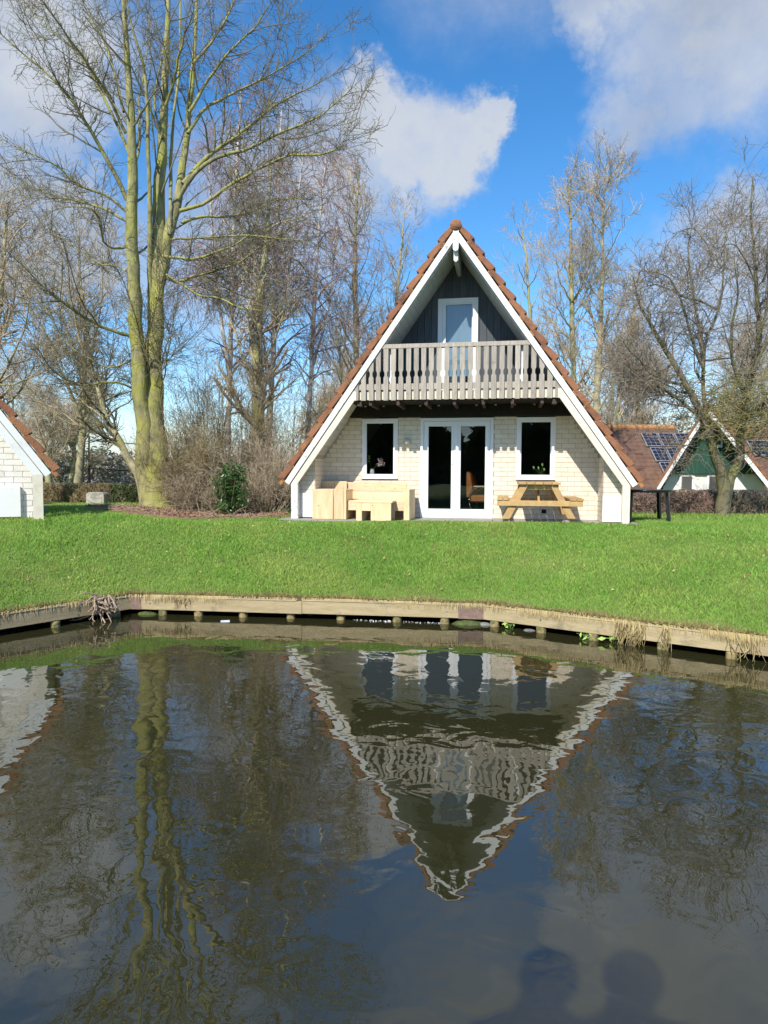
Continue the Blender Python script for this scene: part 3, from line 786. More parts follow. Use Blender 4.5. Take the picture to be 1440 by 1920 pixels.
# deck, joists, beam
box('balcony_deck', dark_m, cot, -2.25, 2.25, .10, A - .002, 2.425, 2.46)
box('deck_board_edge', cream_m, cot, -2.0, 2.0, .075, .10, 2.45, 2.62)
for k in range(-3, 4):
    box('joist', joist_m, cot, k * .57 - .03, k * .57 + .03, .055, A - .12, 2.335, 2.42)
box('lintel_beam', dark_m, cot, -2.36, 2.36, A - .11, A - .012, 2.175, 2.415)
for k in range(-5, 6):
    box('joist_hanger', soff_m, cot, k * .40 - .022, k * .40 + .022, A - .125, A - .112, 2.395, 2.42)
# balustrade
bal = MB().box(-1.545, 1.545, -.005, .10, 3.462, 3.55).build('balustrade', grey_m, cot, .006)
box('lower_rail', grey_m, bal, -2.03, 2.03, .036, .072, 2.645, 2.765)
def baluster_pts(u, w):
    h = w / 2; nz = 2.955
    L_ = [(u - h, 2.432), (u + h, 2.432), (u + h, nz - .07), (u + h - .008, nz - .06), (u + h - .022, nz - .03), (u + h - .022, nz + .03), (u + h - .008, nz + .06), (u + h, nz + .07)]
    R_ = [(u - h, nz + .07), (u - h + .008, nz + .06), (u - h + .022, nz + .03), (u - h + .022, nz - .03), (u - h + .008, nz - .06), (u - h, nz - .07)]
    return L_, R_
nb = 27; pitch = 4.0 / 26
for i in range(nb):
    u = -2.0 + i * pitch + RNG.uniform(-.004, .004)
    zl, zr = slope_z(u - .049, -.12) - .01, slope_z(u + .049, -.12) - .01
    zl, zr = min(3.46, zl), min(3.46, zr)
    if abs(u) > 1.93: pts = [(u - .049, 2.432), (u + .049, 2.432), (u + .049, max(zr, 2.6)), (u - .049, max(zl, 2.6))]
    elif min(zl, zr) < 3.06: pts = [(u - .049, 2.432), (u + .049, 2.432), (u + .049, zr), (u - .049, zl)]
    else:
        a_, b_ = baluster_pts(u, .098); pts = a_ + [(u + .049, zr), (u - .049, zl)] + b_
    dz = RNG.uniform(-.006, .006)
    pts = [(x, z + (dz if z < 2.5 else 0)) for x, z in pts]
    MB().prism(pts, .0 + RNG.uniform(0, .004), .030).build('baluster', grey_m, bal)
for u in (-1.32, 1.30, -.0): box('baluster_post', white_m, bal, u - .035, u + .035, .11, .17, 2.46, 3.46)
# patio door
d0, d1 = OPEN[1][0], OPEN[1][1]
pd = MB()
pd.box(d0, d0 + .07, A - .03, A + .06, 0, WZ1).box(d1 - .07, d1, A - .03, A + .06, 0, WZ1).box(d0 + .07, d1 - .07, A - .03, A + .06, WZ1 - .07, WZ1).box(d0 + .07, d1 - .07, A - .03, A + .06, 0, .06)
pd = pd.build('patio_door', pvc_m, cot)
mid = -.03
for a_, b_ in ((d0 + .075, mid - .003), (mid + .003, d1 - .075)):
    lf = MB(); f_ = .098
    lf.box(a_, a_ + f_, A - .015, A + .05, .065, WZ1 - .075).box(b_ - f_, b_, A - .015, A + .05, .065, WZ1 - .075)
    lf.box(a_ + f_, b_ - f_, A - .015, A + .05, WZ1 - .075 - .10, WZ1 - .075).box(a_ + f_, b_ - f_, A - .015, A + .05, .065, .19)
    lf = lf.build('door_leaf', pvc_m, pd, .003)
    box('pane', glass_m, lf, a_ + f_, b_ - f_, A + .018, A + .022, .19, WZ1 - .175)
box('astragal', pvc_m, pd, mid - .035, mid + .03, A - .03, A - .016, .065, WZ1 - .075, .004)
box('door_lock', steel_m, pd, mid - .085, mid - .07, A - .022, A - .016, 1.14, 1.17)
for o_ in (OPEN[0], OPEN[2]): window_frame(cot, 'window', o_[0], o_[1], o_[2], o_[3], A)
# a lamp and an air vent on the wall
lp = MB().box(-1.085 - .075, -1.085 + .075, A - .06, A - .008, 1.58, 1.72).build('wall_lamp', lamp_m, cot, .012)
Vv, F = tubes(np.array([[[-1.085, A - .06, 1.65], [-1.085, A - .10, 1.65], [-1.085, A - .118, 1.65], [-1.085, A - .12, 1.65]]]), np.array([[.062, .058, .04, .001]]), 14)
obj('lamp_glass', mesh_arr('lamp_glass', Vv, F, lamp_m), lp)
vt = box('air_vent', dark_m, cot, 1.79, 1.885, A - .012, A + .02, .125, .21)
# rear of the house and a dark room behind the glass
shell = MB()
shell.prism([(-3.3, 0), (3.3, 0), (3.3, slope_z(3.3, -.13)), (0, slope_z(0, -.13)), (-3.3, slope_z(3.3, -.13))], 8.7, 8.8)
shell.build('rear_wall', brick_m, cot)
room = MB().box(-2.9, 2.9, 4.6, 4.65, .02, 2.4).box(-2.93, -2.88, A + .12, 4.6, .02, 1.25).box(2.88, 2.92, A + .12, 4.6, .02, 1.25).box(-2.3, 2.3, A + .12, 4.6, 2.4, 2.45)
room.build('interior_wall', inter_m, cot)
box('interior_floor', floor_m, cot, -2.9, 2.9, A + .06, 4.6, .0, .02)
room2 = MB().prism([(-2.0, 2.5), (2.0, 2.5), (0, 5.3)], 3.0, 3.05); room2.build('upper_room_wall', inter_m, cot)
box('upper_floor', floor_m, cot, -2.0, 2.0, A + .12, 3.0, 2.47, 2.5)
terr = MB().box(-3.6, 3.6, -.72, A, -.12, -.004).build('terrace_paving', pav_m, None, kind='structure')
terr.location = (HX0, HY0, HZG); terr.rotation_euler = (0, 0, -HTH)

def H2W(u, v, z):
    c, s = math.cos(HTH), math.sin(HTH)
    return (HX0 + u * c + v * s, HY0 - u * s + v * c, HZG + z)
def loc_u(px, py, v):
    """cottage axes (u, z) of a pixel on the plane at depth v"""
    r = Vector(ray(px, py)); c, s = math.cos(HTH), math.sin(HTH)
    o = Vector((0 - HX0, 0 - HY0, HC - HZG)); ou, ov = o.x * c - o.y * s, o.x * s + o.y * c
    du, dv = r.x * c - r.y * s, r.x * s + r.y * c
    k = (v - ov) / dv
    return ou + k * du, o.z + k * r.z

# things behind the glass
ch = thing('armchair', 'tan leather armchair with curved metal frame behind the right door pane', 'armchair', H2W(.56, 1.75, .02), -HTH - .2)
seat = MB().box(-.26, .26, -.28, .28, .30, .46).build('seat', leath_m, ch, .03)
MB().prism([(-.34, .40), (-.24, .40), (-.20, .62), (-.26, .94), (-.32, 1.0), (-.36, .95), (-.37, .6)], -.27, .27).build('backrest', leath_m, ch, .02)
for yy in (-.31, .31):
    P, R = resample([(.30, yy, 0), (.26, yy, .40), (.20, yy, .62), (-.05, yy, .64), (-.2, yy, .56), (-.27, yy, .35), (-.18, yy, .1), (-.05, yy, .02)], [.014] * 8, 20)
    Vv, F = tubes(P[None], R[None], 6); obj('frame', mesh_arr('frame', Vv, F, chrome_m, True), ch)
    MB().box(-.16, .24, yy - .03, yy + .03, .64, .67).build('armrest', pine_m, ch, .008)
def tube_obj(name, pts, r, m, parent, sides=5, K=8):
    P, R = resample(pts, [r] * len(pts) if isinstance(r, (int, float)) else r, K)
    Vv, F = tubes(P[None], R[None], sides)
    return obj(name, mesh_arr(name, Vv, F, m, True), parent)
box('window_board', pvc_m, cot, -2.10, -1.297, A + .062, A + .26, WZ0 + .06, WZ0 + .085)
box('window_board', pvc_m, cot, 1.245, 2.052, A + .062, A + .26, WZ0 + .06, WZ0 + .085)
vz = WZ0 + .086
va = thing('flower_vase', 'small white jug holding a pale pink flower behind the left window', 'vase', H2W(-1.90, A + .16, vz), -HTH)
Vv, F = tubes(np.array([[[0, 0, 0], [0, 0, .03], [0, 0, .07], [0, 0, .11], [0, 0, .13]]]), np.array([[.038, .05, .052, .04, .045]]), 12); obj('jug', mesh_arr('jug', Vv, F, ceram_m, True), va)
tube_obj('stem', [(0, 0, .1), (.05, 0, .16), (.10, 0, .2), (.17, 0, .26)], .004, stem_m, va)
tube_obj('stem', [(0, 0, .1), (-.03, 0, .2), (-.07, 0, .3), (-.08, 0, .38)], .004, stem_m, va)
pc = RNG.normal(size=(60, 3)) * [.04, .03, .045] + [.19, 0, .27]; TRI[0] += 0
obj('flower_head', leaves(pc, .035, petal_m, 'flower_head'), va)
lc = RNG.normal(size=(10, 3)) * [.012, .01, .04] + [-.08, 0, .36]; obj('leaf', leaves(lc, .035, bud_m, 'leaf'), va)
vb = thing('tulip_buds', 'spray of pale green buds on bending stems behind the right window', 'plant', H2W(1.72, A + .14, vz), -HTH)
for (dx, dz) in ((-.16, .16), (-.06, .15), (.02, .22), (.06, .12)):
    tube_obj('stem', [(.06, 0, 0), (.06 + dx * .4, 0, dz * .5), (.06 + dx, 0, dz)], .004, stem_m, vb)
    Vv, F = tubes(np.array([[[.06 + dx, 0, dz - .02], [.06 + dx, 0, dz], [.055 + dx, 0, dz + .025], [.05 + dx, 0, dz + .045]]]), np.array([[.008, .019, .02, .006]]), 8)
    obj('bud', mesh_arr('bud', Vv, F, bud_m, True), vb)

# ---- neighbour on the left: the same kind of cottage
n2 = thing('neighbour_cottage', 'white brick cottage cut off by the left edge, its tiled eave over a white post', 'house', (-5.66 - 3.5 * math.cos(.45), 11.5 - 3.5 * math.sin(.45), 1.19), .45, 'a-frame cottages')
rf2 = roof_shell(n2, 4.2, soffit_to=1.07, sides=(1,))
MB().prism([(0, H), S(-1, SL, 0), S(-1, SL, -.11), (0, H - .11 / math.cos(PHI))], -.03, .028).build('bargeboard', white_m, rf2)
w = MB().prism([(-2.9, 0), (2.6, 0), (2.6, slope_z(2.6, -.13)), (slope_u(4, -.13), 4), (-slope_u(4, -.13), 4), (-2.9, slope_z(2.9, -.13))], 1.07, 1.17).build('front_wall', mortarl_m, n2)
def lim3(lo, hi, z): q = min(3.28, slope_u(z, -.13)); return lo, min(hi, q)
lay(w, 1.9, 2.66, 0, 2.6, 1.07, brickl_m, limit=lim3)
e = 3.28
w2 = MB().prism([(2.66, 0), (2.66, slope_z(2.66, -.13)), (e, slope_z(e, -.13)), (e, 0)], .34, .45).box(2.6, 2.659, .34, 1.07, 0, 1.6).build('side_wall', mortarl_m, n2)
lay(w2, 2.66, e, 0, 1.9, .34, brickl_m, limit=lim3)
box('meter_panel', white_m, n2, 2.70, 3.04, .25, .33, .02, .54, .006)
zk = .74; uo, ui = slope_u(zk, -.125), slope_u(zk, -.125) - .15
MB().prism([(uo, zk), (slope_u(2.6, -.125), 2.6), (slope_u(2.6, -.25), 2.6), (ui, zk)], .0, .07).build('eaves_board', white_m, n2)
box('post', cream_m, n2, ui, uo, .0, .12, -.05, zk - .002)

# ------------------------------------------------------------------ furniture on the terrace
lb = thing('lounge_bench', 'chunky new pine corner lounge bench with plank back under the left window', 'bench', (HX0, HY0, HZG), -HTH)
def U(px, v, py=940): return loc_u(px, py, v)[0]
def Z(py, v, px=700): return loc_u(px, py, v)[1]
v0 = -.02
a_, b_, c_ = U(585.5, v0), U(649, v0), U(757, v0)
zt_ = Z(917.5, v0, 617)
e1 = a_ + (b_ - a_) * .62; e2 = a_ + (b_ - a_) * .93
for (p, q, dv) in ((a_, e1 - .006, 0), (e1 + .006, e2 - .006, .008), (e2, b_, -.004)):
    box('plank', pine_m, lb, p, q, v0 + dv, v0 + .035, -.0, zt_, .004)
box('armrest', pine2_m, lb, a_ - .004, b_ + .004, v0 + .037, .62, zt_ - .035, zt_, .004)
box('side_panel', pine_m, lb, b_ - .034, b_ - .002, v0 + .037, .60, 0, zt_ - .037, .004)
box('side_panel', pine_m, lb, a_, a_ + .034, v0 + .037, .60, 0, zt_ - .037, .004)
# raked corner back above the left section
zb2 = Z(902, .8, 600)
cb = MB(); x0, x1 = a_ - .02, a_ + .55
for k in range(2):
    s0, s1 = x0 + k * (x1 - x0) / 2 + .003, x0 + (k + 1) * (x1 - x0) / 2 - .003
    MB().prism([(s0, .3), (s1, .3), (s1, zb2), (s0, zb2)], .78, .815).build('corner_plank', pine_m, lb, .004)
bx0, bx1 = U(640, .88), U(763, .88)
z3, z2_, z1_ = Z(904.5, .88), Z(921, .88), Z(937.5, .88)
box('back_plank', pine2_m, lb, bx0, bx1, .86, .895, z2_ + .003, z3, .004)
box('back_plank', pine2_m, lb, bx0, bx1 + .01, .855, .89, z1_ - .06, z2_ - .003, .004)
zs = Z(939, .12)
for k in range(3): box('seat_plank', pine2_m, lb, b_ + .004, c_ - .004, .12 + k * .235, .12 + k * .235 + .228, zs - .035, zs, .004)
box('seat_apron', pine2_m, lb, b_ + .004, c_ - .004, .085, .117, zs - .20, zs - .002, .004)
r_ = U(777, v0)
zr_ = Z(918, v0, 766)
box('armrest_panel', pine_m, lb, c_, c_ + .115, v0, v0 + .035, 0, zr_, .004)
box('armrest_panel', pine_m, lb, c_ + .115 - .034, c_ + .115, v0 + .037, .86, 0, zr_ - .002, .004)
box('armrest_panel', pine_m, lb, c_ + .0, c_ + .034, v0 + .037, .86, zs, zr_ - .002, .004)
box('armrest', pine2_m, lb, c_ + .036, c_ + .079, v0 + .037, .86, zr_ - .036, zr_ - .004, .004)

ctb = thing('coffee_table', 'low new pine block table standing in front of the lounge bench', 'table', (HX0, HY0, HZG), -HTH)
vt_ = -.40
t0, t1 = U(667, vt_, 950), U(735.5, vt_, 950); zt2 = Z(939.5, vt_, 700)
for k in range(3): box('top_plank', pine2_m, ctb, t0, t1, vt_ + .003 + k * .17, vt_ + .168 + k * .17, zt2 - .035, zt2, .004)
l1, m0, m1 = U(678, vt_, 950), U(695, vt_, 950), U(733, vt_, 950)
box('leg_panel', pine_m, ctb, t0 + .004, l1, vt_ + .01, vt_ + .50, 0, zt2 - .037, .004)
box('leg_panel', pine_m, ctb, m0, m1, vt_ + .01, vt_ + .045, 0, zt2 - .037, .004)
box('leg_panel', pine_m, ctb, m0, m1, vt_ + .47, vt_ + .50, 0, zt2 - .037, .004)
box('apron', pine2_m, ctb, l1 + .002, m0 - .002, vt_ + .012, vt_ + .042, zt2 - .20, zt2 - .037, .004)

pt = thing('picnic_table', 'brown wooden picnic table with attached seats under the right window', 'table', (HX0, HY0, HZG), -HTH)
vp0, vp1 = -.52, .93
tx0, tx1 = U(971.5, vp0, 906), U(1051, vp0, 906); ztop = Z(904.5, vp0, 1010)
nbd = 5; wd = (tx1 - tx0) / nbd
for k in range(nbd): box('table_plank', pic_m, pt, tx0 + k * wd + .005, tx0 + (k + 1) * wd - .005, vp0 - .06, vp1 + .06, ztop - .042, ztop, .005)
sx = [(U(931.5, vp0, 936), U(954.5, vp0, 936)), (U(1058.5, vp0, 936), U(1095, vp0, 936))]; zse = Z(934.5, vp0, 1010)
for (p, q) in sx:
    m_w = (q - p) / 2
    if m_w > .15: p = q - .26; m_w = .13
    for k in range(2): box('seat_plank', pic_m, pt, p + k * m_w + .004, p + (k + 1) * m_w - .004, vp0 - .06, vp1 + .06, zse - .04, zse, .005)
mid_ = (tx0 + tx1) / 2
for vv in (vp0, vp1 - .04):
    def gx(px, py): return loc_u(px, py, vp0)
    for q in ([gx(977, 912), gx(991, 912), gx(956, 973), gx(940.5, 973)], [gx(1031, 912), gx(1043.5, 912), gx(1080, 973), gx(1064.5, 973)]):
        q = [(x, (max(z, .0) if j > 1 else ztop - .044)) for j, (x, z) in enumerate(q)]
        MB().prism(q, vv + .0, vv + .042).build('leg', pic_m, pt, .004)
    box('cross_beam', pic_m, pt, sx[0][0] + .01, sx[1][1] - .02, vv - .043 if vv < 0 else vv + .043, vv - .001 if vv < 0 else vv + .085, zse - .042 - .105, zse - .042, .004)
    box('top_batten', pic_m, pt, tx0 + .03, tx1 - .03, vv + .043 if vv < 0 else vv - .043, vv + .085 if vv < 0 else vv - .001, ztop - .14, ztop - .044, .004)
MB().bar((mid_, vp0 + .04, zse - .09), (mid_, .0, ztop - .08), .07, .04, up=(1, 0, 0)).build('brace', pic_m, pt)
MB().bar((mid_, vp1 - .04, zse - .09), (mid_, .4, ztop - .08), .07, .04, up=(1, 0, 0)).build('brace', pic_m, pt)

# garden table to the right of the cottage
gx0, gy0, gz0 = at(1200, 940, 13.9)
gtc = at(1207, 918, 13.9)
gt = thing('garden_table', 'round black garden table beside the right eave of the main cottage', 'table', (gtc[0], 13.9, 1.03))
zt3 = gtc[2] - 1.03
P = np.array([[[0, 0, zt3 - .05], [0, 0, zt3 - .012], [0, 0, zt3], [0, 0, zt3 + .003]]]); R = np.array([[.50, .545, .54, .02]])
Vv, F = tubes(P, R, 28); obj('table_top', mesh_arr('table_top', Vv, F, black_m, False), gt)
for (dx, dy) in ((-.36, -.3), (.36, -.3), (-.3, .36), (.42, .28)):
    MB().bar((dx * 1.1, dy * 1.1, 0), (dx, dy, zt3 - .045), .06, .06).build('leg', black_m, gt)
obj('steel_cap', mesh_arr('steel_cap', *tubes(np.array([[[-.05, 0, zt3 + .004], [-.05, 0, zt3 + .02], [-.05, 0, zt3 + .05]]]), np.array([[.12, .08, .02]]), 12), steel_m), gt)  # low steel cone near the middle of the table top

# ------------------------------------------------------------------ houses behind on the right
gb = at(1318, 968, 24.0)
gz = 1.0
GR = -.45
g0 = at(1328, 900, 24.0)
def gpt(px, py):
    r = ray(px, py); c, s_ = math.cos(GR), math.sin(GR)      # u axis (c, s), depth axis (-s, c)
    ou, ov = -g0[0] * c - g0[1] * s_, g0[0] * s_ - g0[1] * c
    du, dv = r[0] * c + r[1] * s_, -r[0] * s_ + r[1] * c
    k = -ov / dv
    return (ou + k * du, HC + k * r[2])
gn_ = thing('green_gabled_house', 'cottage with dark green boarded gable and white lower wall behind the forked tree', 'house', (g0[0], g0[1], 0), GR)
ap = gpt(1328, 762); bl = gpt(1232, 914); brr = gpt(1450, 914)
def off(p, dx, dz=0): return (p[0] + dx, p[1] + dz)
MB().prism([(bl[0] + .15, gz), (brr[0] - .15, gz), (brr[0] - .15, bl[1]), (ap[0], ap[1] - .2), (bl[0] + .15, bl[1])], .9, 9).build('wall', render_m, gn_)
gw0, gw1 = gpt(1256, 887)[0], gpt(1418, 887)[0]; gzw = gpt(1300, 888)[1]
ns = 34
tanL = (ap[1] - bl[1]) / (ap[0] - bl[0]); tanR = (ap[1] - brr[1]) / (brr[0] - ap[0])
gwall = MB().prism([(bl[0] + .6, gzw), (brr[0] - .6, gzw), (ap[0], ap[1] - .25)], .80, .88).build('gable_wall', green_m, gn_)
x = bl[0] + .55
while x < brr[0] - .5:
    z1 = (bl[1] + (x - bl[0]) * tanL) if x < ap[0] else (ap[1] - (x - ap[0]) * tanR)
    if z1 - .3 > gzw + .03: box('wall_board', green_m, gwall, x, x + .105, .765, .798, gzw, z1 - .28)
    x += .115
for (p, q, nme) in ((bl, ap, 'bargeboard'), (ap, brr, 'bargeboard')):
    MB().prism([p, q, off(q, 0, -.24), off(p, 0, -.24)], .0 + (.003 if q is brr else 0), .05).build(nme, white_m, gn_)
    rfm = MB().prism([off(p, 0, .01), off(q, 0, .01), off(q, 0, .17), off(p, 0, .17)], -.03 + (.003 if q is brr else 0), 9.5).build('roof', tile_m, gn_)
    MB().prism([off(p, 0, -.16), off(q, 0, -.16), off(q, 0, -.19), off(p, 0, -.19)], .055, .78).build('soffit', soff_m, gn_)
for (p0, p1, q0, q1) in ((1277, 1296, 893, 918), (1330, 1346, 893, 918)):
    a1, z1 = gpt(p0, q0); b1, z0 = gpt(p1, q1)
    f = box('window', pvc_m, gn_, a1 - .08, b1 + .08, .85, .90, z0, z1 + .08); box('pane', inter_m, f, a1, b1, .84, .849, z0, z1)
a1, z1 = gpt(1337, 790); b1, z0 = gpt(1352, 832)
f = box('upper_window', pvc_m, gn_, a1 - .08, b1 + .05, .70, .76, z0 - .1, z1 + .05); box('pane', inter_m, f, a1, b1, .69, .699, z0, z1)

def roof_side(name, label, x0, x1, ytop, ybot, Y, cells):
    """a house whose tiled slope faces us"""
    pz0 = at(x0, ybot, Y); pz1 = at(x1, ybot, Y); Y2 = Y + 3.4
    tz0 = at(x0 - 6, ytop, Y2); tz1 = at(x1, ytop, Y2)
    h = thing(name, label, 'house', (0, 0, 0))
    xa, xb = pz0[0], pz1[0]; za, zb = pz0[2], tz0[2]
    nx_ = int((xb - xa) / .055); xs_ = np.linspace(xa - .2, xb, nx_); parts = []
    nr = 16
    for r in range(nr):
        t0_, t1_ = r / nr, (r + 1) / nr + .01
        w_ = .035 * np.abs(np.sin(xs_ * PI / .24))
        rows = []
        for (t, lift) in ((t1_, .0), (t0_, .05), (t0_, .0)):
            yy = Y + (Y2 - Y) * t; zz = za + (zb - za) * t
            rows.append(np.stack([xs_, np.full(nx_, yy) - (w_ + lift) * .6, np.full(nx_, zz) + (w_ + lift) * .6 - (0 if lift or t == t1_ else .03)], -1))
        Vv = np.concatenate(rows); i = np.arange(nx_ - 1)
        parts.append((Vv, np.concatenate([np.stack([i + k * nx_, i + (k + 1) * nx_, i + 1 + (k + 1) * nx_, i + 1 + k * nx_], -1) for k in (0, 1)])))
    V_, F_ = merge(parts); TRI[0] += 2 * len(F_)
    obj('roof_tiles', mesh_arr('roof_tiles', V_, F_, tileb_m), h, kind='stuff')
    MB().box(xa, xb, Y + .25, Y + 6.5, .95, za).build('wall', render_m, h)
    rr = MB(); rr.V = [(xa - .2, Y + .06, za - .1), (xb, Y + .06, za - .1), (xb, Y2, zb - .06), (xa - .2, Y2, zb - .06), (xa - .2, Y2 + 3.4, za), (xb, Y2 + 3.4, za)]
    rr.F = [(0, 1, 2, 3), (3, 2, 5, 4)]; rr.build('roof', tileb_m, h)
    Pp = np.array([[[xa - .2, Y2, zb + .02], [xb, Y2, zb + .02]]]); Vv, F = tubes(Pp, np.array([[.13, .13]]), 10); obj('ridge', mesh_arr('ridge', Vv, F, tilel_m), h)
    d = Vector((0, Y2 - Y, zb - za)); ln_ = d.length; n_ = Vector((0, -(zb - za), Y2 - Y)).normalized()
    for (c0, c1, r0, r1) in cells:
        bx = MB()
        o_ = Vector((0, Y, za)) + n_ * .11
        A_ = o_ + d * r0; B_ = o_ + d * r1
        for z_ in (0, .04):
            for (x_, p_) in ((c0, A_), (c1, A_), (c1, B_), (c0, B_)):
                q_ = p_ + n_ * z_; bx.V.append((x_, q_.y, q_.z))
        bx.F = [(3, 2, 1, 0), (4, 5, 6, 7), (0, 1, 5, 4), (1, 2, 6, 5), (2, 3, 7, 6), (3, 0, 4, 7)]
        pn = bx.build('solar_panel', alu_m, h)
        cell = MB()   # a grid of dark cells proud of the frame
        nx2, ny2 = 3, 4
        for i in range(nx2):
            for j in range(ny2):
                xa_, xb_ = c0 + .03 + (c1 - c0 - .06) * i / nx2 + .008, c0 + .03 + (c1 - c0 - .06) * (i + 1) / nx2 - .008
                ra, rb = r0 + (r1 - r0) * (.03 + .94 * j / ny2 + .01), r0 + (r1 - r0) * (.03 + .94 * (j + 1) / ny2 - .01)
                pa = o_ + d * ra + n_ * .043; pb = o_ + d * rb + n_ * .043; b = len(cell.V)
                cell.V += [(xa_, pa.y, pa.z), (xb_, pa.y, pa.z), (xb_, pb.y, pb.z), (xa_, pb.y, pb.z)]; cell.F.append((b, b + 1, b + 2, b + 3))
        cell.build('solar_cells', panel_m, pn, kind='stuff')
    return h
tileb_m = mat('aged_tile', (.165, .092, .068), (.115, .07, .055), .85, 3, .4, 30, c3=(.19, .12, .075), s3=1.1, t3=(.5, .7))
Yh = 26.5
c = lambda px: at(px, 860, Yh + 1.6)[0]
cells = [(c(1222), c(1252), .66, .87), (c(1254), c(1284), .66, .87), (c(1286), c(1316), .66, .87), (c(1226), c(1254), .43, .64), (c(1256), c(1286), .43, .64), (c(1230), c(1257), .20, .41), (c(1234), c(1258), -.01, .18)]
roof_side('tiled_house', 'long weathered red tiled roof carrying solar panels left of the green gable', 1120, 1330, 802, 925, Yh, cells)
roof_side('far_tiled_house', 'red tiled roof with a dark solar panel at the right edge behind the hedge', 1425, 1620, 808, 925, 31.0, [(at(1432, 860, 32)[0], at(1475, 860, 32)[0], .55, .8)])

# ------------------------------------------------------------------ hedges, utility box, court fence
def hedge(name, label, p, q, w, h, zb_, nt_, nl, tm, lm2, lsize=.03, grp=None):
    t = thing(name, label, 'hedge', (0, 0, 0), 0, grp)
    p, q = np.array(p), np.array(q); d = q - p; ln_ = np.linalg.norm(d); d = d / ln_; nn = np.array([-d[1], d[0]])
    def rnd(n):
        a = RNG.random(n) * ln_; o_ = RNG.uniform(-.5, .5, n) * w; top = h * (1 + .05 * np.sin(a * 3.1) + .03 * np.sin(a * 9))
        z = zb_ + RNG.random(n)**.85 * top
        return np.stack([p[0] + d[0] * a + nn[0] * o_, p[1] + d[1] * a + nn[1] * o_, z], -1)
    B = rnd(nt_); D = RNG.normal(size=(nt_, 3)) * [.6, .5, .5] + [0, 0, .7]; D /= np.linalg.norm(D, axis=1, keepdims=True)
    ll = RNG.uniform(.12, .34, nt_)[:, None]
    B[:, 2] = np.maximum(zb_, B[:, 2] - .12)
    P = np.stack([B, B + D * ll * .5 + RNG.normal(size=(nt_, 3)) * .02, B + D * ll], 1); P[:, :, 2] = np.minimum(P[:, :, 2], zb_ + h * 1.06)
    obj('twigs', crown_mesh('twigs', [(P, np.broadcast_to([.007, .006, .004], (nt_, 3)), 3)], tm), t, kind='stuff')
    ns_ = int(ln_ / .22); S0 = np.linspace(0.05, .95, ns_)[:, None] * d * ln_ + p
    Q = np.zeros((ns_, 4, 3)); Q[:, :, :2] = S0[:, None, :] + RNG.normal(size=(ns_, 4, 2)) * .05; Q[:, :, 2] = zb_ + np.linspace(-.05, h * .85, 4)
    obj('stems', crown_mesh('stems', [(Q, np.broadcast_to([.02, .016, .012, .006], (ns_, 4)), 5)], barkd_m), t, kind='stuff')
    if nl: obj('leaves', leaves(rnd(nl), lsize, lm2, 'leaves'), t, kind='stuff')
    return t
a1 = at(62, 958, 21.9); a2 = at(215, 958, 21.7); a3 = at(300, 958, 21.6)
zl = 1.0
hedge('beech_hedge', 'dry beige clipped hedge between the white neighbour cottage and the pale utility box', a1[:2], a2[:2], .8, at(150, 909, 21.8)[2] - zl + .03, zl, 7000, 5000, ctwig_m, beech_m, .03)
hedge('evergreen_hedge', 'low dark green clipped hedge right of the pale utility box', a2[:2], a3[:2], .8, at(250, 911, 21.6)[2] - zl + .03, zl, 2500, 9000, twig_m, holly_m, .04)
hedge('brown_hedge', 'brown twiggy hedge between the garden table and the forked tree', at(1180, 968, 17.2)[:2], at(1350, 968, 17.2)[:2], .9, at(1290, 921, 17.2)[2] - 1.0, 1.0, 9000, 6000, btwig_m, hedge_m, .028)
hedge('bare_hedge', 'sparse bare hedge right of the forked tree in front of the white wall', at(1352, 968, 17.2)[:2], at(1600, 968, 17.2)[:2], .8, at(1400, 921, 17.2)[2] - 1.0, 1.0, 6500, 1500, atwig_m, hedge_m, .026)
hedge('low_hedge', 'low pale dry hedge seen between the shrubs and the main cottage post', at(500, 955, 19)[:2], at(600, 955, 19)[:2], .8, at(520, 912, 19)[2] - 1.05, 1.05, 3000, 2500, ctwig_m, beech_m, .03)
ub = at(183.5, 954, 20.8)
u0 = thing('utility_box', 'pale beige stone utility box standing against the left hedge', 'box', (ub[0], 20.8, 1.0))
hb = at(183, 923, 20.8)[2] - 1.0
MB().prism([(-.27, -.05), (.27, -.05), (.275, hb - .07), (.22, hb - .0), (-.22, hb - .0), (-.275, hb - .07)], -.2, .2).build('body', stone_m, u0, .015)
box('door', stone_m, u0, -.215, .215, -.215, -.201, .05, hb - .12, .006)
# tennis-court fence far left
cf = thing('court_fence', 'tall wire court fence with pale posts and dark screen behind the left hedge', 'fence', (0, 0, 0))
Yf = 42.0
zt5, zb5 = at(180, 880, Yf)[2], 1.0
xa, xb = at(60, 880, Yf)[0], at(330, 880, Yf)[0]
for px in (92, 120, 145, 173, 198, 222, 247, 272, 300):
    x_ = at(px, 880, Yf)[0]; box('post', fence_m, cf, x_ - .045, x_ + .045, Yf - .05, Yf + .05, zb5, zt5 + .0)
box('top_rail', fence_m, cf, xa, xb, Yf - .03, Yf + .03, zt5 + .001, zt5 + .06)
scr_m = mat('court_screen', (.05, .065, .085), (.04, .05, .07), .8, 1, stretch=(1, 1, .3))
box('screen', scr_m, cf, at(168, 880, Yf)[0], xb, Yf + .06, Yf + .08, zb5, zt5 - .05)
pl = thing('wire_mast', 'thin dark mast carrying overhead wires left of the big tree', 'mast', (0, 0, 0))
m0_ = at(167, 960, 36); m1_ = at(167, 822, 36)
MB().bar((m0_[0], 36, .9), (m1_[0], 36, m1_[2] + .1), .07, .07).build('pole', dark_m, pl)
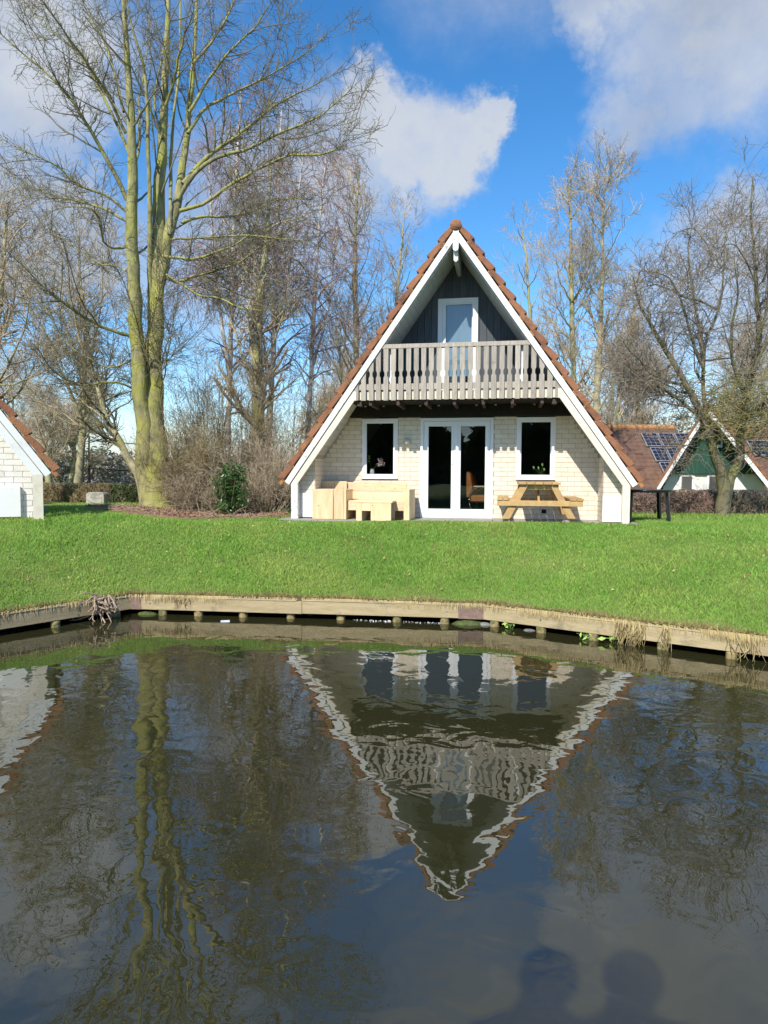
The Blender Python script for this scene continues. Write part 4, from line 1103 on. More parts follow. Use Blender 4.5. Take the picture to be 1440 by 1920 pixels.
for (pa, pb) in (((100, 874), (262, 884)), ((167, 826), (262, 833))):
    A_, B_ = at(*pa, 36), at(*pb, 36)
    MB().bar(A_, B_, .05, .05).build('wire', dark_m, pl)

# ------------------------------------------------------------------ trees
def path(pts, Y, dy=0.0):
    """points given where the picture shows them, at real distances: Y at the foot, Y+dy at the tip"""
    n = len(pts); return [at(p[0], p[1], Y + dy * (i / (n - 1))**1.2 + (p[2] if len(p) > 2 else 0)) for i, p in enumerate(pts)]
def px2r(w, Y): return w / 2 / FPX * Y
def limb_tree(name, label, stems, limbs, Y, bark, twm, levels, group=None, limb_mat=None, K=16, lw=.8):
    """stems: (pixel path, widths px, dy); limbs likewise; levels: how the twigs are grown from them"""
    base = at(stems[0][0][0][0], stems[0][0][0][1], Y)
    t = thing(name, label, 'tree', (0, 0, 0), 0, group)
    parts = []; S = []
    for (pts, wd, dy) in stems:
        P, R = resample(path(pts, Y, dy), [px2r(w, Y) for w in wd], K * 2)
        P[1:-1] += RNG.normal(size=(len(P) - 2, 3)) * R[1:-1, None] * .12
        S.append((P, R)); parts.append(tubes(P[None], R[None], 12))
    V_, F_ = merge(parts)
    obj('trunk', mesh_arr('trunk', V_, F_, bark, True), t)
    Lp = []
    for (pts, wd, dy) in limbs:
        w0 = list(wd) if isinstance(wd, (list, tuple)) else [wd, wd * .62, wd * .28]
        w0 = w0[:-1] + [max(.9, min(w0[-1] * .5, 1.4))]
        k = np.linspace(0, 1, len(pts)); ws = np.interp(k, np.linspace(0, 1, len(w0)), w0)
        P, R = resample(path(pts, Y, dy), [px2r(w * lw, Y) for w in ws], K)
        P[1:] += np.cumsum(RNG.normal(size=(K - 1, 3)) * .012, 0)
        Lp.append((P, R)); Vv, F = tubes(P[None], R[None], 7)
        obj('limb', mesh_arr('limb', Vv, F, limb_mat or bark, True), t)
    SP = np.array([resample(P, R, K)[0] for P, R in S]); SR = np.array([resample(P, R, K)[1] for P, R in S])
    sets = []
    LP = np.array([p for p, r in Lp]) if Lp else np.zeros((0, K, 3)); LR = np.array([r for p, r in Lp]) if Lp else np.zeros((0, K))
    cur = {'s': (SP, SR), 'l': (LP, LR), 'a': (np.concatenate([SP, LP]), np.concatenate([SR, LR]))}
    for i, lv in enumerate(levels):
        src, n, K2, kw, sides = lv
        P, R = spawn(*cur[src], n, K2, **kw)
        cur[str(i)] = (P, R); sets.append((P, R, sides))
    o = obj('crown', crown_mesh('crown', sets, twm), t, kind='stuff')
    return t
# the great mossy tree left of the cottage
Y1 = 15.6
stems = [([(300, 972), (297, 930), (291, 850), (287, 760), (288, 680), (290, 600), (293, 510), (298, 420), (301, 330), (305, 250), (309, 170), (313, 80), (316, -20), (318, -140)], [76, 56, 44, 39, 34, 30, 27, 24, 20, 16, 13, 10, 7, 4], .3),
         ([(288, 968), (281, 915), (274, 850), (267, 770), (261, 690), (256, 610), (251, 520), (247, 430), (249, 340), (247, 250), (241, 160), (235, 60), (230, -40), (226, -140)], [40, 40, 34, 30, 27, 25, 23, 21, 18, 15, 12, 9, 6, 3], -.8),
         ([(298, 560), (305, 500), (316, 440), (328, 400), (340, 330), (348, 270), (356, 190), (364, 100), (368, 20), (372, -90)], [16, 22, 20, 17, 14, 12, 10, 8, 6, 3], .9),
         ([(283, 560), (281, 480), (281, 390), (278, 290), (276, 200), (268, 120), (250, 60), (236, 0)], [9, 9, 8, 7, 6, 5, 4, 2], -.9),
         ([(318, 440), (320, 380), (320, 310), (326, 220), (336, 120), (338, 20), (340, -60)], [8, 7, 6, 5, 4, 3, 2], 1.4)]
limbs = [([(238, 375), (215, 325), (185, 270), (160, 225), (110, 160), (40, 100), (-40, 30)], 11, -1.4),
         ([(243, 290), (215, 230), (180, 160), (140, 100), (90, 60), (30, -20)], 8, .9),
         ([(236, 250), (200, 170), (160, 110), (110, 40), (60, -30)], 8, -1.9),
         ([(240, 400), (205, 370), (150, 345), (100, 305), (50, 282), (-20, 250)], 7, -1.2),
         ([(238, 415), (200, 390), (150, 372), (100, 362), (40, 335), (0, 315)], 7, 1.2),
         ([(242, 462), (215, 466), (197, 455), (190, 410), (175, 395), (120, 390), (80, 400)], 6, -1.6),
         ([(248, 520), (225, 505), (190, 500), (150, 470), (100, 440), (60, 400)], 5, 1.9),
         ([(245, 630), (215, 622), (170, 600), (130, 572), (90, 540), (50, 500), (10, 465)], 9, -1.8),
         ([(256, 668), (230, 685), (200, 688), (165, 670), (120, 640), (80, 560), (60, 520)], 5, .8),
         ([(262, 732), (235, 722), (200, 718), (160, 722), (110, 690), (70, 640)], 6, -1.9),
         ([(232, 210), (215, 140), (190, 70), (160, 20), (130, -60)], 7, 1.0),
         ([(300, 250), (280, 200), (255, 150), (240, 100), (225, 20)], 6, -1.2),
         ([(343, 345), (375, 300), (410, 270), (450, 240), (500, 200), (560, 170), (640, 130)], [12, 10, 8, 5, 2], 1.2),
         ([(335, 372), (370, 325), (400, 300), (460, 282), (520, 252), (590, 225), (665, 160)], [11, 9, 7, 5, 2], -.9),
         ([(338, 395), (385, 378), (430, 345), (490, 310), (540, 290), (620, 280), (660, 235)], [9, 7, 6, 4, 2], -1.6),
         ([(352, 250), (390, 200), (430, 180), (490, 150), (560, 110), (620, 60)], [8, 7, 5, 3, 2], 1.7),
         ([(355, 210), (385, 150), (420, 100), (470, 55), (510, -10)], [8, 6, 4, 2], -.8),
         ([(362, 120), (400, 70), (430, 20), (455, -40)], [7, 5, 3], 1.0),
         ([(340, 418), (375, 405), (420, 404), (470, 395), (530, 370), (600, 372)], [7, 6, 5, 3, 2], 1.5),
         ([(320, 450), (350, 447), (400, 444), (460, 442), (520, 448), (580, 450)], [6, 5, 4, 3, 2], -1.4),
         ([(303, 480), (325, 484), (360, 488), (400, 478), (445, 458), (490, 430)], [7, 6, 5, 3], -1.5),
         ([(312, 520), (335, 528), (360, 520), (410, 507), (450, 492), (500, 455), (560, 430)], [9, 7, 6, 4, 2], .6),
         ([(312, 515), (340, 535), (370, 555), (410, 562), (450, 580), (490, 590)], [6, 5, 4, 3], -1.3),
         ([(300, 730), (315, 690), (325, 630), (335, 560)], [3, 3, 2], -1.4),
         ([(279, 730), (270, 680), (262, 640), (255, 600), (230, 520), (200, 460)], [5, 4, 3, 2], -1.7),
         ([(283, 735), (298, 700), (312, 665), (322, 632), (305, 610)], [4, 3, 2], -1.7),
         ([(280, 730), (276, 660), (284, 590), (300, 520), (312, 480)], [4, 3, 2], -1.7),
         ([(309, 200), (325, 130), (345, 60), (360, 0)], [7, 5, 3], -1.0),
         ([(305, 260), (288, 190), (300, 110), (312, 30)], [5, 4, 3], 1.5),
         ([(250, 330), (262, 260), (258, 180), (270, 100), (275, 10)], [6, 5, 3, 2], 1.3)]
limb_tree('mossy_tree', 'huge bare mossy tree with twin yellowish green trunks left of the main cottage', stems, limbs, Y1, bark_m, twig_m,
          [('l', 270, 8, dict(ln=(.9, 2.3), ang=(25, 60), tmin=.15, up=.05, wig=.13, rs=.55, rmin=.008), 4),
           ('s', 50, 8, dict(ln=(1.0, 2.4), ang=(35, 65), tmin=.45, up=.08, wig=.12, rs=.3, rmin=.009, rmax=.03), 4),
           ('0', 2100, 6, dict(ln=(.35, 1.1), ang=(25, 65), tmin=.1, up=.03, wig=.2, rs=.6, rmin=.0055), 3),
           ('2', 7600, 4, dict(ln=(.12, .42), ang=(25, 70), tmin=.1, up=.02, wig=.25, rs=.7, rmin=.0042), 3),
           ('l', 2600, 5, dict(ln=(.2, .7), ang=(30, 80), tmin=.3, up=.04, wig=.25, rs=.4, rmin=.005), 3)])

# leaning greenish stem behind it
limb_tree('leaning_tree', 'slim green tree leaning left out of the hedge behind the huge mossy tree', 
          [([(276, 955), (258, 890), (240, 860), (222, 822), (205, 795), (195, 770), (186, 735), (176, 700), (150, 640), (135, 560)], [20, 16, 14, 13, 11, 9, 8, 6, 4, 3], .5)],
          [([(203, 793), (180, 772), (155, 755), (120, 700), (95, 640)], 7, .8), ([(203, 780), (222, 765), (250, 748), (258, 700)], 5, -.8), ([(240, 860), (222, 838), (190, 825), (170, 822)], 3, 0)],
          18.0, barkb_m, twig_m,
          [('a', 60, 7, dict(ln=(.8, 2.2), ang=(25, 60), tmin=.25, up=.05, wig=.15, rs=.5, rmin=.009), 4),
           ('0', 500, 5, dict(ln=(.3, 1.0), ang=(25, 65), up=.02, wig=.2, rs=.6, rmin=.006), 3),
           ('1', 1500, 3, dict(ln=(.15, .4), ang=(25, 70), up=.02, wig=.2, rs=.7, rmin=.005), 3)])

limb_tree('back_left_tree', 'grey bare tree with a forked trunk rising left of the wire mast', 
          [([(146, 935), (149, 880), (154, 830), (156, 780), (158, 720), (160, 660), (158, 590), (150, 520), (148, 440)], [17, 15, 13, 12, 10, 8, 6, 5, 3], .5)],
          [([(153, 790), (135, 740), (110, 690), (95, 640), (70, 600), (40, 560)], 9, -1), ([(158, 790), (182, 760), (200, 700), (215, 640), (220, 560)], 6, .8),
           ([(157, 830), (170, 812), (195, 800)], 6, -.5), ([(158, 720), (140, 660), (120, 600), (115, 520)], 6, 1.2), ([(158, 700), (178, 640), (190, 560), (195, 480)], 6, -1), ([(154, 800), (120, 790), (80, 760), (30, 720), (-20, 700)], 5, -1)],
          23.0, barkb_m, gtwig_m,
          [('a', 110, 8, dict(ln=(1.2, 3.2), ang=(25, 60), tmin=.25, up=.05, wig=.15, rs=.5, rmin=.012), 4),
           ('0', 900, 5, dict(ln=(.5, 1.5), ang=(25, 65), up=.02, wig=.2, rs=.6, rmin=.008), 3),
           ('1', 3500, 3, dict(ln=(.2, .6), ang=(25, 70), up=.02, wig=.2, rs=.7, rmin=.006), 3)])
limb_tree('edge_tree', 'bare grey tree spreading over the roof of the white cottage at the left edge', 
          [([(-30, 960), (-25, 820), (-20, 700), (-5, 600), (5, 520), (10, 440), (15, 380)], [26, 20, 16, 12, 9, 6, 3], 0)],
          [([(-20, 740), (20, 680), (50, 600), (60, 520)], 7, -1), ([(-15, 660), (20, 600), (35, 520), (45, 440)], 6, .8), ([(-20, 780), (30, 740), (70, 660), (60, 600)], 6, 1), ([(-5, 600), (-25, 500), (-30, 420)], 6, 0), ([(-22, 720), (30, 720), (80, 690), (100, 650)], 5, -.8)],
          19.0, barkb_m, gtwig_m,
          [('a', 120, 8, dict(ln=(1.0, 2.6), ang=(25, 60), tmin=.25, up=.05, wig=.15, rs=.5, rmin=.010), 4),
           ('0', 1000, 5, dict(ln=(.4, 1.2), ang=(25, 65), up=.02, wig=.2, rs=.6, rmin=.007), 3),
           ('1', 3600, 3, dict(ln=(.2, .5), ang=(25, 70), up=.02, wig=.2, rs=.7, rmin=.005), 3)])

# birches with drooping purple-brown twigs
def birch(name, label, stems, Y, n, grp=None, h_top=0):
    limbs = []
    for (pts, wd, dy) in stems:
        P, R = resample([(*p[:2], 0) for p in pts], wd, 20)
        for k in range(9):
            i = RNG.integers(6, 19); x_, y_ = P[i][:2]; sd = RNG.choice([-1, 1]); ln_ = RNG.uniform(50, 130) * (1.2 - i / 25)
            limbs.append(([(x_, y_), (x_ + sd * ln_ * .35, y_ - ln_ * .45), (x_ + sd * ln_ * .7, y_ - ln_ * .65), (x_ + sd * ln_, y_ - ln_ * .6)], [max(2.2, R[i] * .5), 2.2, 1.3], RNG.uniform(-1.6, 1.6)))
    return limb_tree(name, label, stems, limbs, Y, birch_m, btwig_m,
          [('a', n // 30, 8, dict(ln=(.9, 2.4), ang=(25, 60), tmin=.3, up=-.03, wig=.12, rs=.45, rmin=.008), 4),
           ('0', n // 5, 6, dict(ln=(.5, 1.5), ang=(20, 70), tmin=.2, up=-.22, wig=.12, rs=.5, rmin=.006), 3),
           ('1', n, 4, dict(ln=(.2, .65), ang=(15, 60), tmin=.1, up=-.28, wig=.15, rs=.7, rmin=.005), 3)], grp, limb_mat=btwig_m)
G = 'birches between the mossy tree and the cottage'
birch('birch_tree', 'white stemmed birch nearest the mossy tree with drooping purple brown twigs', [([(425, 960), (428, 800), (432, 650), (436, 500), (440, 380), (446, 280), (452, 170)], [13, 11, 9, 8, 6, 5, 3], 0), ([(429, 700), (415, 600), (402, 500), (396, 400), (392, 300)], [7, 6, 5, 4, 2], .6)], 20.0, 4000, G)
birch('birch_tree', 'tall birch standing behind the ivy clad trunk, its crown reaching over the first birch', [([(500, 960), (505, 800), (512, 650), (516, 520), (520, 400), (524, 300), (528, 200)], [14, 12, 10, 8, 6, 5, 2], 0), ([(512, 640), (535, 540), (550, 450), (560, 360), (570, 290)], [7, 6, 4, 3, 2], -.6), ([(506, 720), (492, 620), (484, 520), (480, 420)], [6, 5, 4, 2], .8)], 21.5, 3900, G)
birch('birch_tree', 'slender birch nearest the cottage roof with fine reddish twigs', [([(575, 960), (578, 820), (584, 680), (590, 560), (596, 450), (606, 350), (612, 280)], [11, 10, 8, 7, 5, 4, 2], 0), ([(583, 700), (610, 600), (625, 500), (632, 420)], [6, 4, 3, 2], .8)], 24.0, 3500, G)

# straight trunk clad in ivy and twigs, right of the shrubs
limb_tree('clad_tree', 'straight mossy trunk wrapped in fine twigs at the right end of the shrubs', 
          [([(487, 962), (486, 900), (484, 820), (483, 740), (482, 660), (484, 590), (492, 520), (500, 450), (504, 380), (508, 300)], [34, 28, 25, 22, 19, 16, 12, 9, 6, 3], .3)],
          [([(483, 740), (460, 680), (440, 610), (420, 560), (400, 520)], 7, .6), ([(484, 700), (510, 650), (530, 590), (560, 540), (600, 500)], 7, -.5), ([(484, 620), (465, 560), (450, 500)], 6, .8), ([(484, 780), (520, 740), (560, 700), (590, 640)], 5, -.4)],
          17.2, barkb_m, gtwig_m,
          [('a', 75, 8, dict(ln=(.8, 2.2), ang=(25, 60), tmin=.2, up=.06, wig=.15, rs=.45, rmin=.008), 4),
           ('0', 500, 5, dict(ln=(.3, 1.0), ang=(25, 65), up=.02, wig=.2, rs=.6, rmin=.005), 3),
           ('1', 1000, 3, dict(ln=(.12, .4), ang=(25, 70), up=.0, wig=.2, rs=.7, rmin=.005), 3),
           ('s', 800, 5, dict(ln=(.3, .9), ang=(15, 50), tmin=.02, tmax=.6, fall=0, up=.12, wig=.2, rs=.05, rmin=.006, rmax=.008), 3)])

# straight young trees behind the cottage
def poplar(name, label, pts, wd, Y, n, spread, grp, tw=gtwig_m, extra=()):
    limbs = list(extra); P, R = resample([(*p, 0) for p in pts], wd, 24)
    for k in range(26):
        i = RNG.integers(5, 23); x_, y_ = P[i][:2]; sd = RNG.choice([-1, 1]); l_ = spread * RNG.uniform(.5, 1.1) * (1.15 - i / 26)
        limbs.append(([(x_, y_), (x_ + sd * l_ * .4, y_ - l_ * .6), (x_ + sd * l_ * .7, y_ - l_ * 1.3), (x_ + sd * l_ * .9, y_ - l_ * 2.0)], [max(2.2, R[i] * .45), 2., 1.2], RNG.uniform(-2, 2)))
    return limb_tree(name, label, [(pts, wd, 0)], limbs, Y, barkb_m, tw,
          [('a', n // 25, 7, dict(ln=(.9, 2.2), ang=(20, 50), tmin=.25, up=.10, wig=.12, rs=.5, rmin=.009), 4),
           ('0', n // 4, 5, dict(ln=(.4, 1.2), ang=(20, 55), up=.06, wig=.17, rs=.6, rmin=.007), 3),
           ('1', n, 3, dict(ln=(.2, .55), ang=(20, 60), up=.03, wig=.2, rs=.7, rmin=.0055), 3)], grp)
G2 = 'straight bare trees behind the main cottage'
poplar('slim_tree', 'straight bare tree rising just left of the cottage roof', [(672, 930), (670, 780), (670, 690), (667, 610), (666, 520), (666, 440), (670, 370), (675, 310)], [13, 11, 10, 9, 8, 6, 4, 2], 25.5, 2400, 66, G2)
poplar('slim_tree', 'lower bare tree peeking over the middle of the left roof slope', [(748, 930), (745, 760), (742, 640), (745, 550), (752, 470), (758, 400)], [11, 9, 7, 6, 4, 2], 29.0, 1900, 44, G2)
poplar('slim_tree', 'bare tree just right of the cottage roof, left one of the close pair', [(1082, 930), (1078, 760), (1075, 690), (1073, 600), (1071, 520), (1070, 450), (1068, 380), (1064, 335)], [13, 11, 10, 9, 8, 6, 4, 2], 24.5, 2700, 74, G2)
poplar('slim_tree', 'greenish bare tree right of the cottage roof, right one of the close pair', [(1112, 930), (1116, 790), (1120, 720), (1124, 650), (1128, 570), (1130, 490), (1130, 410), (1134, 335)], [16, 14, 12, 10, 8, 6, 4, 2], 24.0, 2700, 74, G2)
poplar('slim_tree', 'faint bare tree directly behind the right roof slope', [(1005, 930), (1000, 720), (996, 620), (990, 540), (985, 470), (978, 430)], [10, 8, 6, 5, 4, 2], 32.0, 1900, 46, G2)
poplar('slim_tree', 'tall faint tree between the close pair and the forked tree', [(1200, 930), (1198, 800), (1195, 700), (1190, 600), (1186, 520)], [10, 8, 6, 4, 2], 34.0, 1800, 42, G2)

# the forked tree at the right
fs = [([(1356, 975), (1357, 940), (1357, 905), (1350, 880), (1340, 850), (1330, 820), (1318, 785), (1305, 755), (1288, 725), (1262, 680), (1238, 640), (1215, 600), (1196, 560), (1188, 520)], [28, 24, 23, 21, 17, 14, 14, 13, 11, 9, 8, 6, 4, 2], -.5),
      ([(1362, 960), (1364, 925), (1372, 895), (1384, 865), (1388, 830), (1390, 790), (1398, 750), (1408, 700), (1420, 650), (1424, 600), (1418, 540), (1414, 470), (1408, 400), (1412, 330)], [14, 17, 19, 18, 15, 14, 14, 12, 11, 9, 7, 5, 4, 2], .7)]
fl = [([(1330, 815), (1322, 760), (1318, 700), (1322, 640), (1345, 580), (1352, 500), (1356, 420)], [10, 9, 8, 6, 4, 2], .8),
      ([(1318, 785), (1290, 765), (1260, 740), (1225, 720), (1185, 715), (1150, 730)], [9, 7, 5, 4, 2], -1.2),
      ([(1322, 700), (1300, 640), (1282, 570), (1262, 530), (1220, 510)], [7, 6, 4, 2], -.8),
      ([(1318, 690), (1310, 620), (1295, 540), (1290, 470), (1300, 400)], [7, 6, 4, 2], 1.2),
      ([(1390, 800), (1415, 770), (1450, 745), (1500, 730)], [11, 9, 7, 4], -1.0), ([(1398, 750), (1380, 700), (1372, 640), (1385, 560), (1380, 480)], [9, 7, 5, 3], -1.1),
      ([(1408, 700), (1440, 640), (1470, 560), (1480, 470)], [9, 7, 5, 3], .6), ([(1390, 850), (1410, 845), (1440, 860), (1480, 850)], [7, 5, 4], -1),
      ([(1420, 640), (1440, 560), (1438, 470), (1444, 380)], [7, 5, 3], -.8), ([(1340, 850), (1322, 838), (1300, 835), (1262, 828)], [4, 3, 2], -1.4),
      ([(1288, 725), (1260, 715), (1225, 700), (1190, 660), (1170, 640)], [5, 4, 3], -1.3), ([(1262, 680), (1240, 690), (1200, 690), (1160, 700)], [5, 4, 2], .9),
      ([(1345, 580), (1310, 560), (1270, 545), (1230, 530), (1190, 545)], [5, 4, 2], -1.0), ([(1352, 500), (1330, 460), (1290, 430), (1260, 440)], [4, 3, 2], 1), ([(1424, 560), (1400, 500), (1370, 460), (1340, 470)], [5, 3, 2], -1)]
limb_tree('forked_tree', 'old forked fruit tree with mossy trunk and wide tangled crown right of the main cottage', fs, fl, 16.2, barkd_m, atwig_m,
          [('l', 190, 7, dict(ln=(.7, 1.8), ang=(30, 70), tmin=.15, up=.05, wig=.2, rs=.55, rmin=.008), 4),
           ('s', 60, 7, dict(ln=(.7, 1.8), ang=(35, 75), tmin=.35, up=.05, wig=.2, rs=.35, rmin=.008, rmax=.03), 4),
           ('0', 1700, 5, dict(ln=(.35, 1.1), ang=(30, 80), tmin=.05, up=.05, wig=.25, rs=.6, rmin=.0055), 3),
           ('1', 700, 5, dict(ln=(.35, 1.1), ang=(30, 80), tmin=.05, up=.05, wig=.25, rs=.6, rmin=.0055), 3),
           ('2', 5200, 3, dict(ln=(.12, .45), ang=(30, 80), up=.06, wig=.25, rs=.7, rmin=.0045), 3),
           ('3', 1700, 3, dict(ln=(.12, .45), ang=(30, 80), up=.06, wig=.25, rs=.7, rmin=.0045), 3)])
# mossy tangle of water shoots in the fork of that tree (its own bush-like mass hangs from the crown)
lt = [t for t in COL.objects if t.name.startswith('forked_tree')][0]
n = 1700
cc = np.array([at(1375, 775, 16.0), at(1330, 760, 15.8), at(1425, 770, 15.9), at(1400, 740, 16.2), at(1440, 800, 15.8)])
pi_ = RNG.integers(0, 5, n); B = cc[pi_] + RNG.normal(size=(n, 3)) * [.6, .4, .4]
D = RNG.normal(size=(n, 3)) * [1, .8, .5]; D /= np.linalg.norm(D, axis=1, keepdims=True); ll = RNG.uniform(.15, .6, n)[:, None]
P = np.stack([B, B + D * ll * .5 + RNG.normal(size=(n, 3)) * .03, B + D * ll + [0, 0, -.04]], 1)
obj('mossy_shoots', crown_mesh('mossy_shoots', [(P, np.broadcast_to([.007, .006, .005], (n, 3)), 3)], ytwig_m), lt, kind='stuff')

# ---- shrubs under the trees
def shrub(name, label, px, py, Y, nst, hgt, spread, tm, n1, n2_, leaf=None, cat='shrub', lean=(8, 40), wig=.10):
    b = at(px, py, Y); z0 = float(lawn_z(b[0], Y)); t = thing(name, label, cat, (b[0], Y, z0))
    a = RNG.uniform(0, 2 * PI, nst); tl = np.radians(RNG.uniform(*lean, nst)); d = np.stack([np.cos(a) * np.sin(tl), np.sin(a) * np.sin(tl), np.cos(tl)], 1)
    K = 9; h = RNG.uniform(.55, 1.05, nst) * hgt; C = np.zeros((nst, K, 3)); C[:, 0] = np.stack([np.cos(a), np.sin(a), 0 * a], 1) * RNG.uniform(.05, spread, nst)[:, None]; C[:, 0, 2] = -.05
    for k in range(1, K):
        d = d + RNG.normal(size=(nst, 3)) * wig * .6; d /= np.linalg.norm(d, axis=1, keepdims=True); C[:, k] = C[:, k - 1] + d * (h / (K - 1))[:, None]
    R = np.linspace(1, .35, K)[None] * RNG.uniform(.005, .013, nst)[:, None]
    obj('stems', crown_mesh('stems', [(C, R, 5)], tm), t, kind='stuff')
    P1, R1 = spawn(C, R, n1, 6, (.4, 1.1), (20, 55), .2, 1, up=.03, wig=.18, rs=.5, rmin=.0036)
    P2, R2 = spawn(P1, R1, n2_, 4, (.15, .5), (20, 65), .1, 1, up=.0, wig=.25, rs=.7, rmin=.003)
    obj('twigs', crown_mesh('twigs', [(P1, R1, 3), (P2, R2, 3)], tm), t, kind='stuff')
    return t
shrub('bare_shrub', 'straw coloured bare shrub pressed against the huge mossy trunk', 338, 968, 15.7, 60, 1.9, .35, ctwig_m, 800, 3000, lean=(4, 36))
shrub('bare_shrub', 'tallest bare shrub, a fan of pale canes in the middle of the bed', 385, 965, 16.4, 52, 4.3, .45, ctwig_m, 950, 3300, lean=(3, 28))
shrub('bare_shrub', 'dense olive twiggy shrub behind the glossy green bush', 440, 964, 16.8, 50, 3.9, .45, ctwig_m, 800, 2800, lean=(3, 30))
shrub('bare_shrub', 'low brown tangled shrub at the foot of the twig wrapped trunk', 500, 966, 15.9, 60, 1.9, .4, gtwig_m, 700, 2800, lean=(8, 55))
shrub('bare_shrub', 'slim pale shrub rising between the shrub bed and the cottage eave', 535, 962, 18.2, 45, 3.6, .35, ctwig_m, 550, 1800, lean=(3, 26))
shrub('bare_shrub', 'short arching brown shrub in front of the tall canes', 385, 972, 15.4, 40, 1.0, .35, gtwig_m, 350, 1500, lean=(15, 60))
hb_ = at(430, 972, 14.7)
hs = thing('holly_bush', 'glossy dark green evergreen bush in front of the bare shrubs', 'bush', (hb_[0], 14.7, 1.0))
def blob(n, c, r):
    v = RNG.normal(size=(n, 3)); v /= np.linalg.norm(v, axis=1, keepdims=True); return np.array(c) + v * (RNG.random(n)**.45)[:, None] * np.array(r)
cs_ = np.concatenate([blob(26, (0, 0, .40), (.36, .32, .34)), blob(14, (-.05, 0, .82), (.30, .25, .28)), blob(6, (.20, 0, .98), (.12, .2, .22))])
lc = cs_[RNG.integers(0, len(cs_), 2600)] + RNG.normal(size=(2600, 3)) * [.075, .075, .065]; lc[:, 2] = np.maximum(lc[:, 2], .03)
obj('leaves', leaves(lc, .040, holly_m, 'leaves'), hs, kind='stuff')
st_ = np.zeros((14, 5, 3)); a = RNG.uniform(0, 6.28, 14)
for k in range(5): st_[:, k] = np.stack([np.cos(a) * .09 * k, np.sin(a) * .09 * k, np.full(14, .22 * k)], 1)
obj('stems', crown_mesh('stems', [(st_, np.broadcast_to(np.linspace(.016, .006, 5), (14, 5)), 5)], barkd_m), hs, kind='stuff')
# mulch bed with chips and fallen sticks
n = 60; a = np.linspace(0, 2 * PI, n, endpoint=False); cx_, cy_ = -4.35, 15.0
r1 = 1 + .10 * np.sin(a * 3) + .06 * np.sin(a * 7 + 1)
X_ = cx_ + np.cos(a) * 2.3 * r1; Y_ = cy_ + np.sin(a) * 1.4 * r1
Vv = [(cx_, cy_, float(lawn_z(cx_, cy_)) + .06)] + [(x_, y_, float(lawn_z(x_, y_)) + .004) for x_, y_ in zip(X_, Y_)] + [(cx_ + (x_ - cx_) * .8, cy_ + (y_ - cy_) * .8, float(lawn_z(x_, y_)) + .045) for x_, y_ in zip(X_, Y_)]
Ff = np.array([[1 + i, 1 + (i + 1) % n, 1 + n + (i + 1) % n, 1 + n + i] for i in range(n)]); Ft = np.array([[0, 1 + n + i, 1 + n + (i + 1) % n] for i in range(n)])
obj('mulch_bed', mesh_arr('mulch_bed', Vv, [Ff, Ft], mulch_m, True), kind='structure')
n = 5000; a = RNG.uniform(0, 2 * PI, n); r = np.sqrt(RNG.random(n)) * 1.0
x = cx_ + np.cos(a) * 2.2 * r; y = cy_ + np.sin(a) * 1.35 * r
obj('bark_chips', leaves(np.stack([x, y, lawn_z(x, y) + .055 + RNG.random(n) * .02], -1), .03, mulch_m, 'bark_chips'), kind='stuff')
n = 110; x = cx_ + RNG.uniform(-1.7, 1.9, n); y = cy_ + RNG.uniform(-1.4, -.2, n); B = np.stack([x, y, lawn_z(x, y) + .06], -1)
D = RNG.normal(size=(n, 3)) * [1, .6, .25]; D[:, 2] = np.abs(D[:, 2]); D /= np.linalg.norm(D, axis=1, keepdims=True); l_ = RNG.uniform(.15, .55, n)[:, None]
obj('fallen_sticks', crown_mesh('fallen_sticks', [(np.stack([B, B + D * l_ * .5 + RNG.normal(size=(n, 3)) * .02, B + D * l_], 1), np.broadcast_to([.006, .005, .003], (n, 3)), 4)], root_m), kind='stuff')

# ---- background thicket: shared tree shapes repeated far behind
def grow_proto(h, n1, n2_, n3, sp, up, seed):
    global RNG
    keep = RNG; RNG = np.random.default_rng(seed)
    K = 14; P = np.zeros((1, K, 3)); P[0, :, 2] = np.linspace(0, h, K); P[0, :, :2] = np.cumsum(RNG.normal(size=(K, 2)) * .10, 0); R = np.linspace(.16, .02, K)[None]
    a1, b1 = spawn(P, R, n1, 9, (h * sp, h * sp * 1.5), (25, 55), .15, 1, up=up, wig=.12, rs=.55, rmin=.016, fall=.6)
    a2, b2 = spawn(a1, b1, n2_, 6, (h * .10, h * .22), (25, 60), .15, 1, up=up, wig=.18, rs=.55, rmin=.012)
    a3, b3 = spawn(a2, b2, n3, 3, (.3, .95), (25, 70), .1, 1, up=.02, wig=.2, rs=.65, rmin=.006)
    tr = mesh_arr('trunk', *tubes(P, R, 8), barkb_m, True)
    c_ = crown_mesh('crown', [(a1, b1, 4), (a2, b2, 3), (a3, b3, 3)], gtwig_m)
    RNG = keep
    return tr, c_
protos = [grow_proto(9.0, 26, 320, 3000, .30, .07, 11), grow_proto(7.0, 28, 320, 3000, .34, .05, 12), grow_proto(5.0, 34, 340, 3200, .42, .04, 13)]
BT = [(20, 34, 1, .9, 'bare tree far behind the white cottage at the left edge'), (78, 31, 2, 1.0, 'rounded bare tree over the beech hedge, left one'), (120, 33, 2, 1.05, 'rounded bare tree over the beech hedge, nearest the grey forked tree'),
        
        (590, 30, 2, 1.1, 'low wide tree close behind the left eave of the main cottage'),
      (640, 36, 0, .95, 'faint tree behind the left roof slope, lower half'), (960, 38, 0, .85, 'faint tree behind the right roof slope, upper half'), 
      (1160, 32, 1, 1.0, 'brownish tree over the long tiled roof, left end'), (1215, 34, 1, 1.0, 'brownish tree over the solar panels'),   (1385, 37, 1, 1.1, 'tree behind the right side of the forked tree'), (1440, 35, 0, 1.0, 'tall bare tree at the right edge'),
       (1130, 40, 0, .9, 'faint tall tree behind the greenish slim tree')]
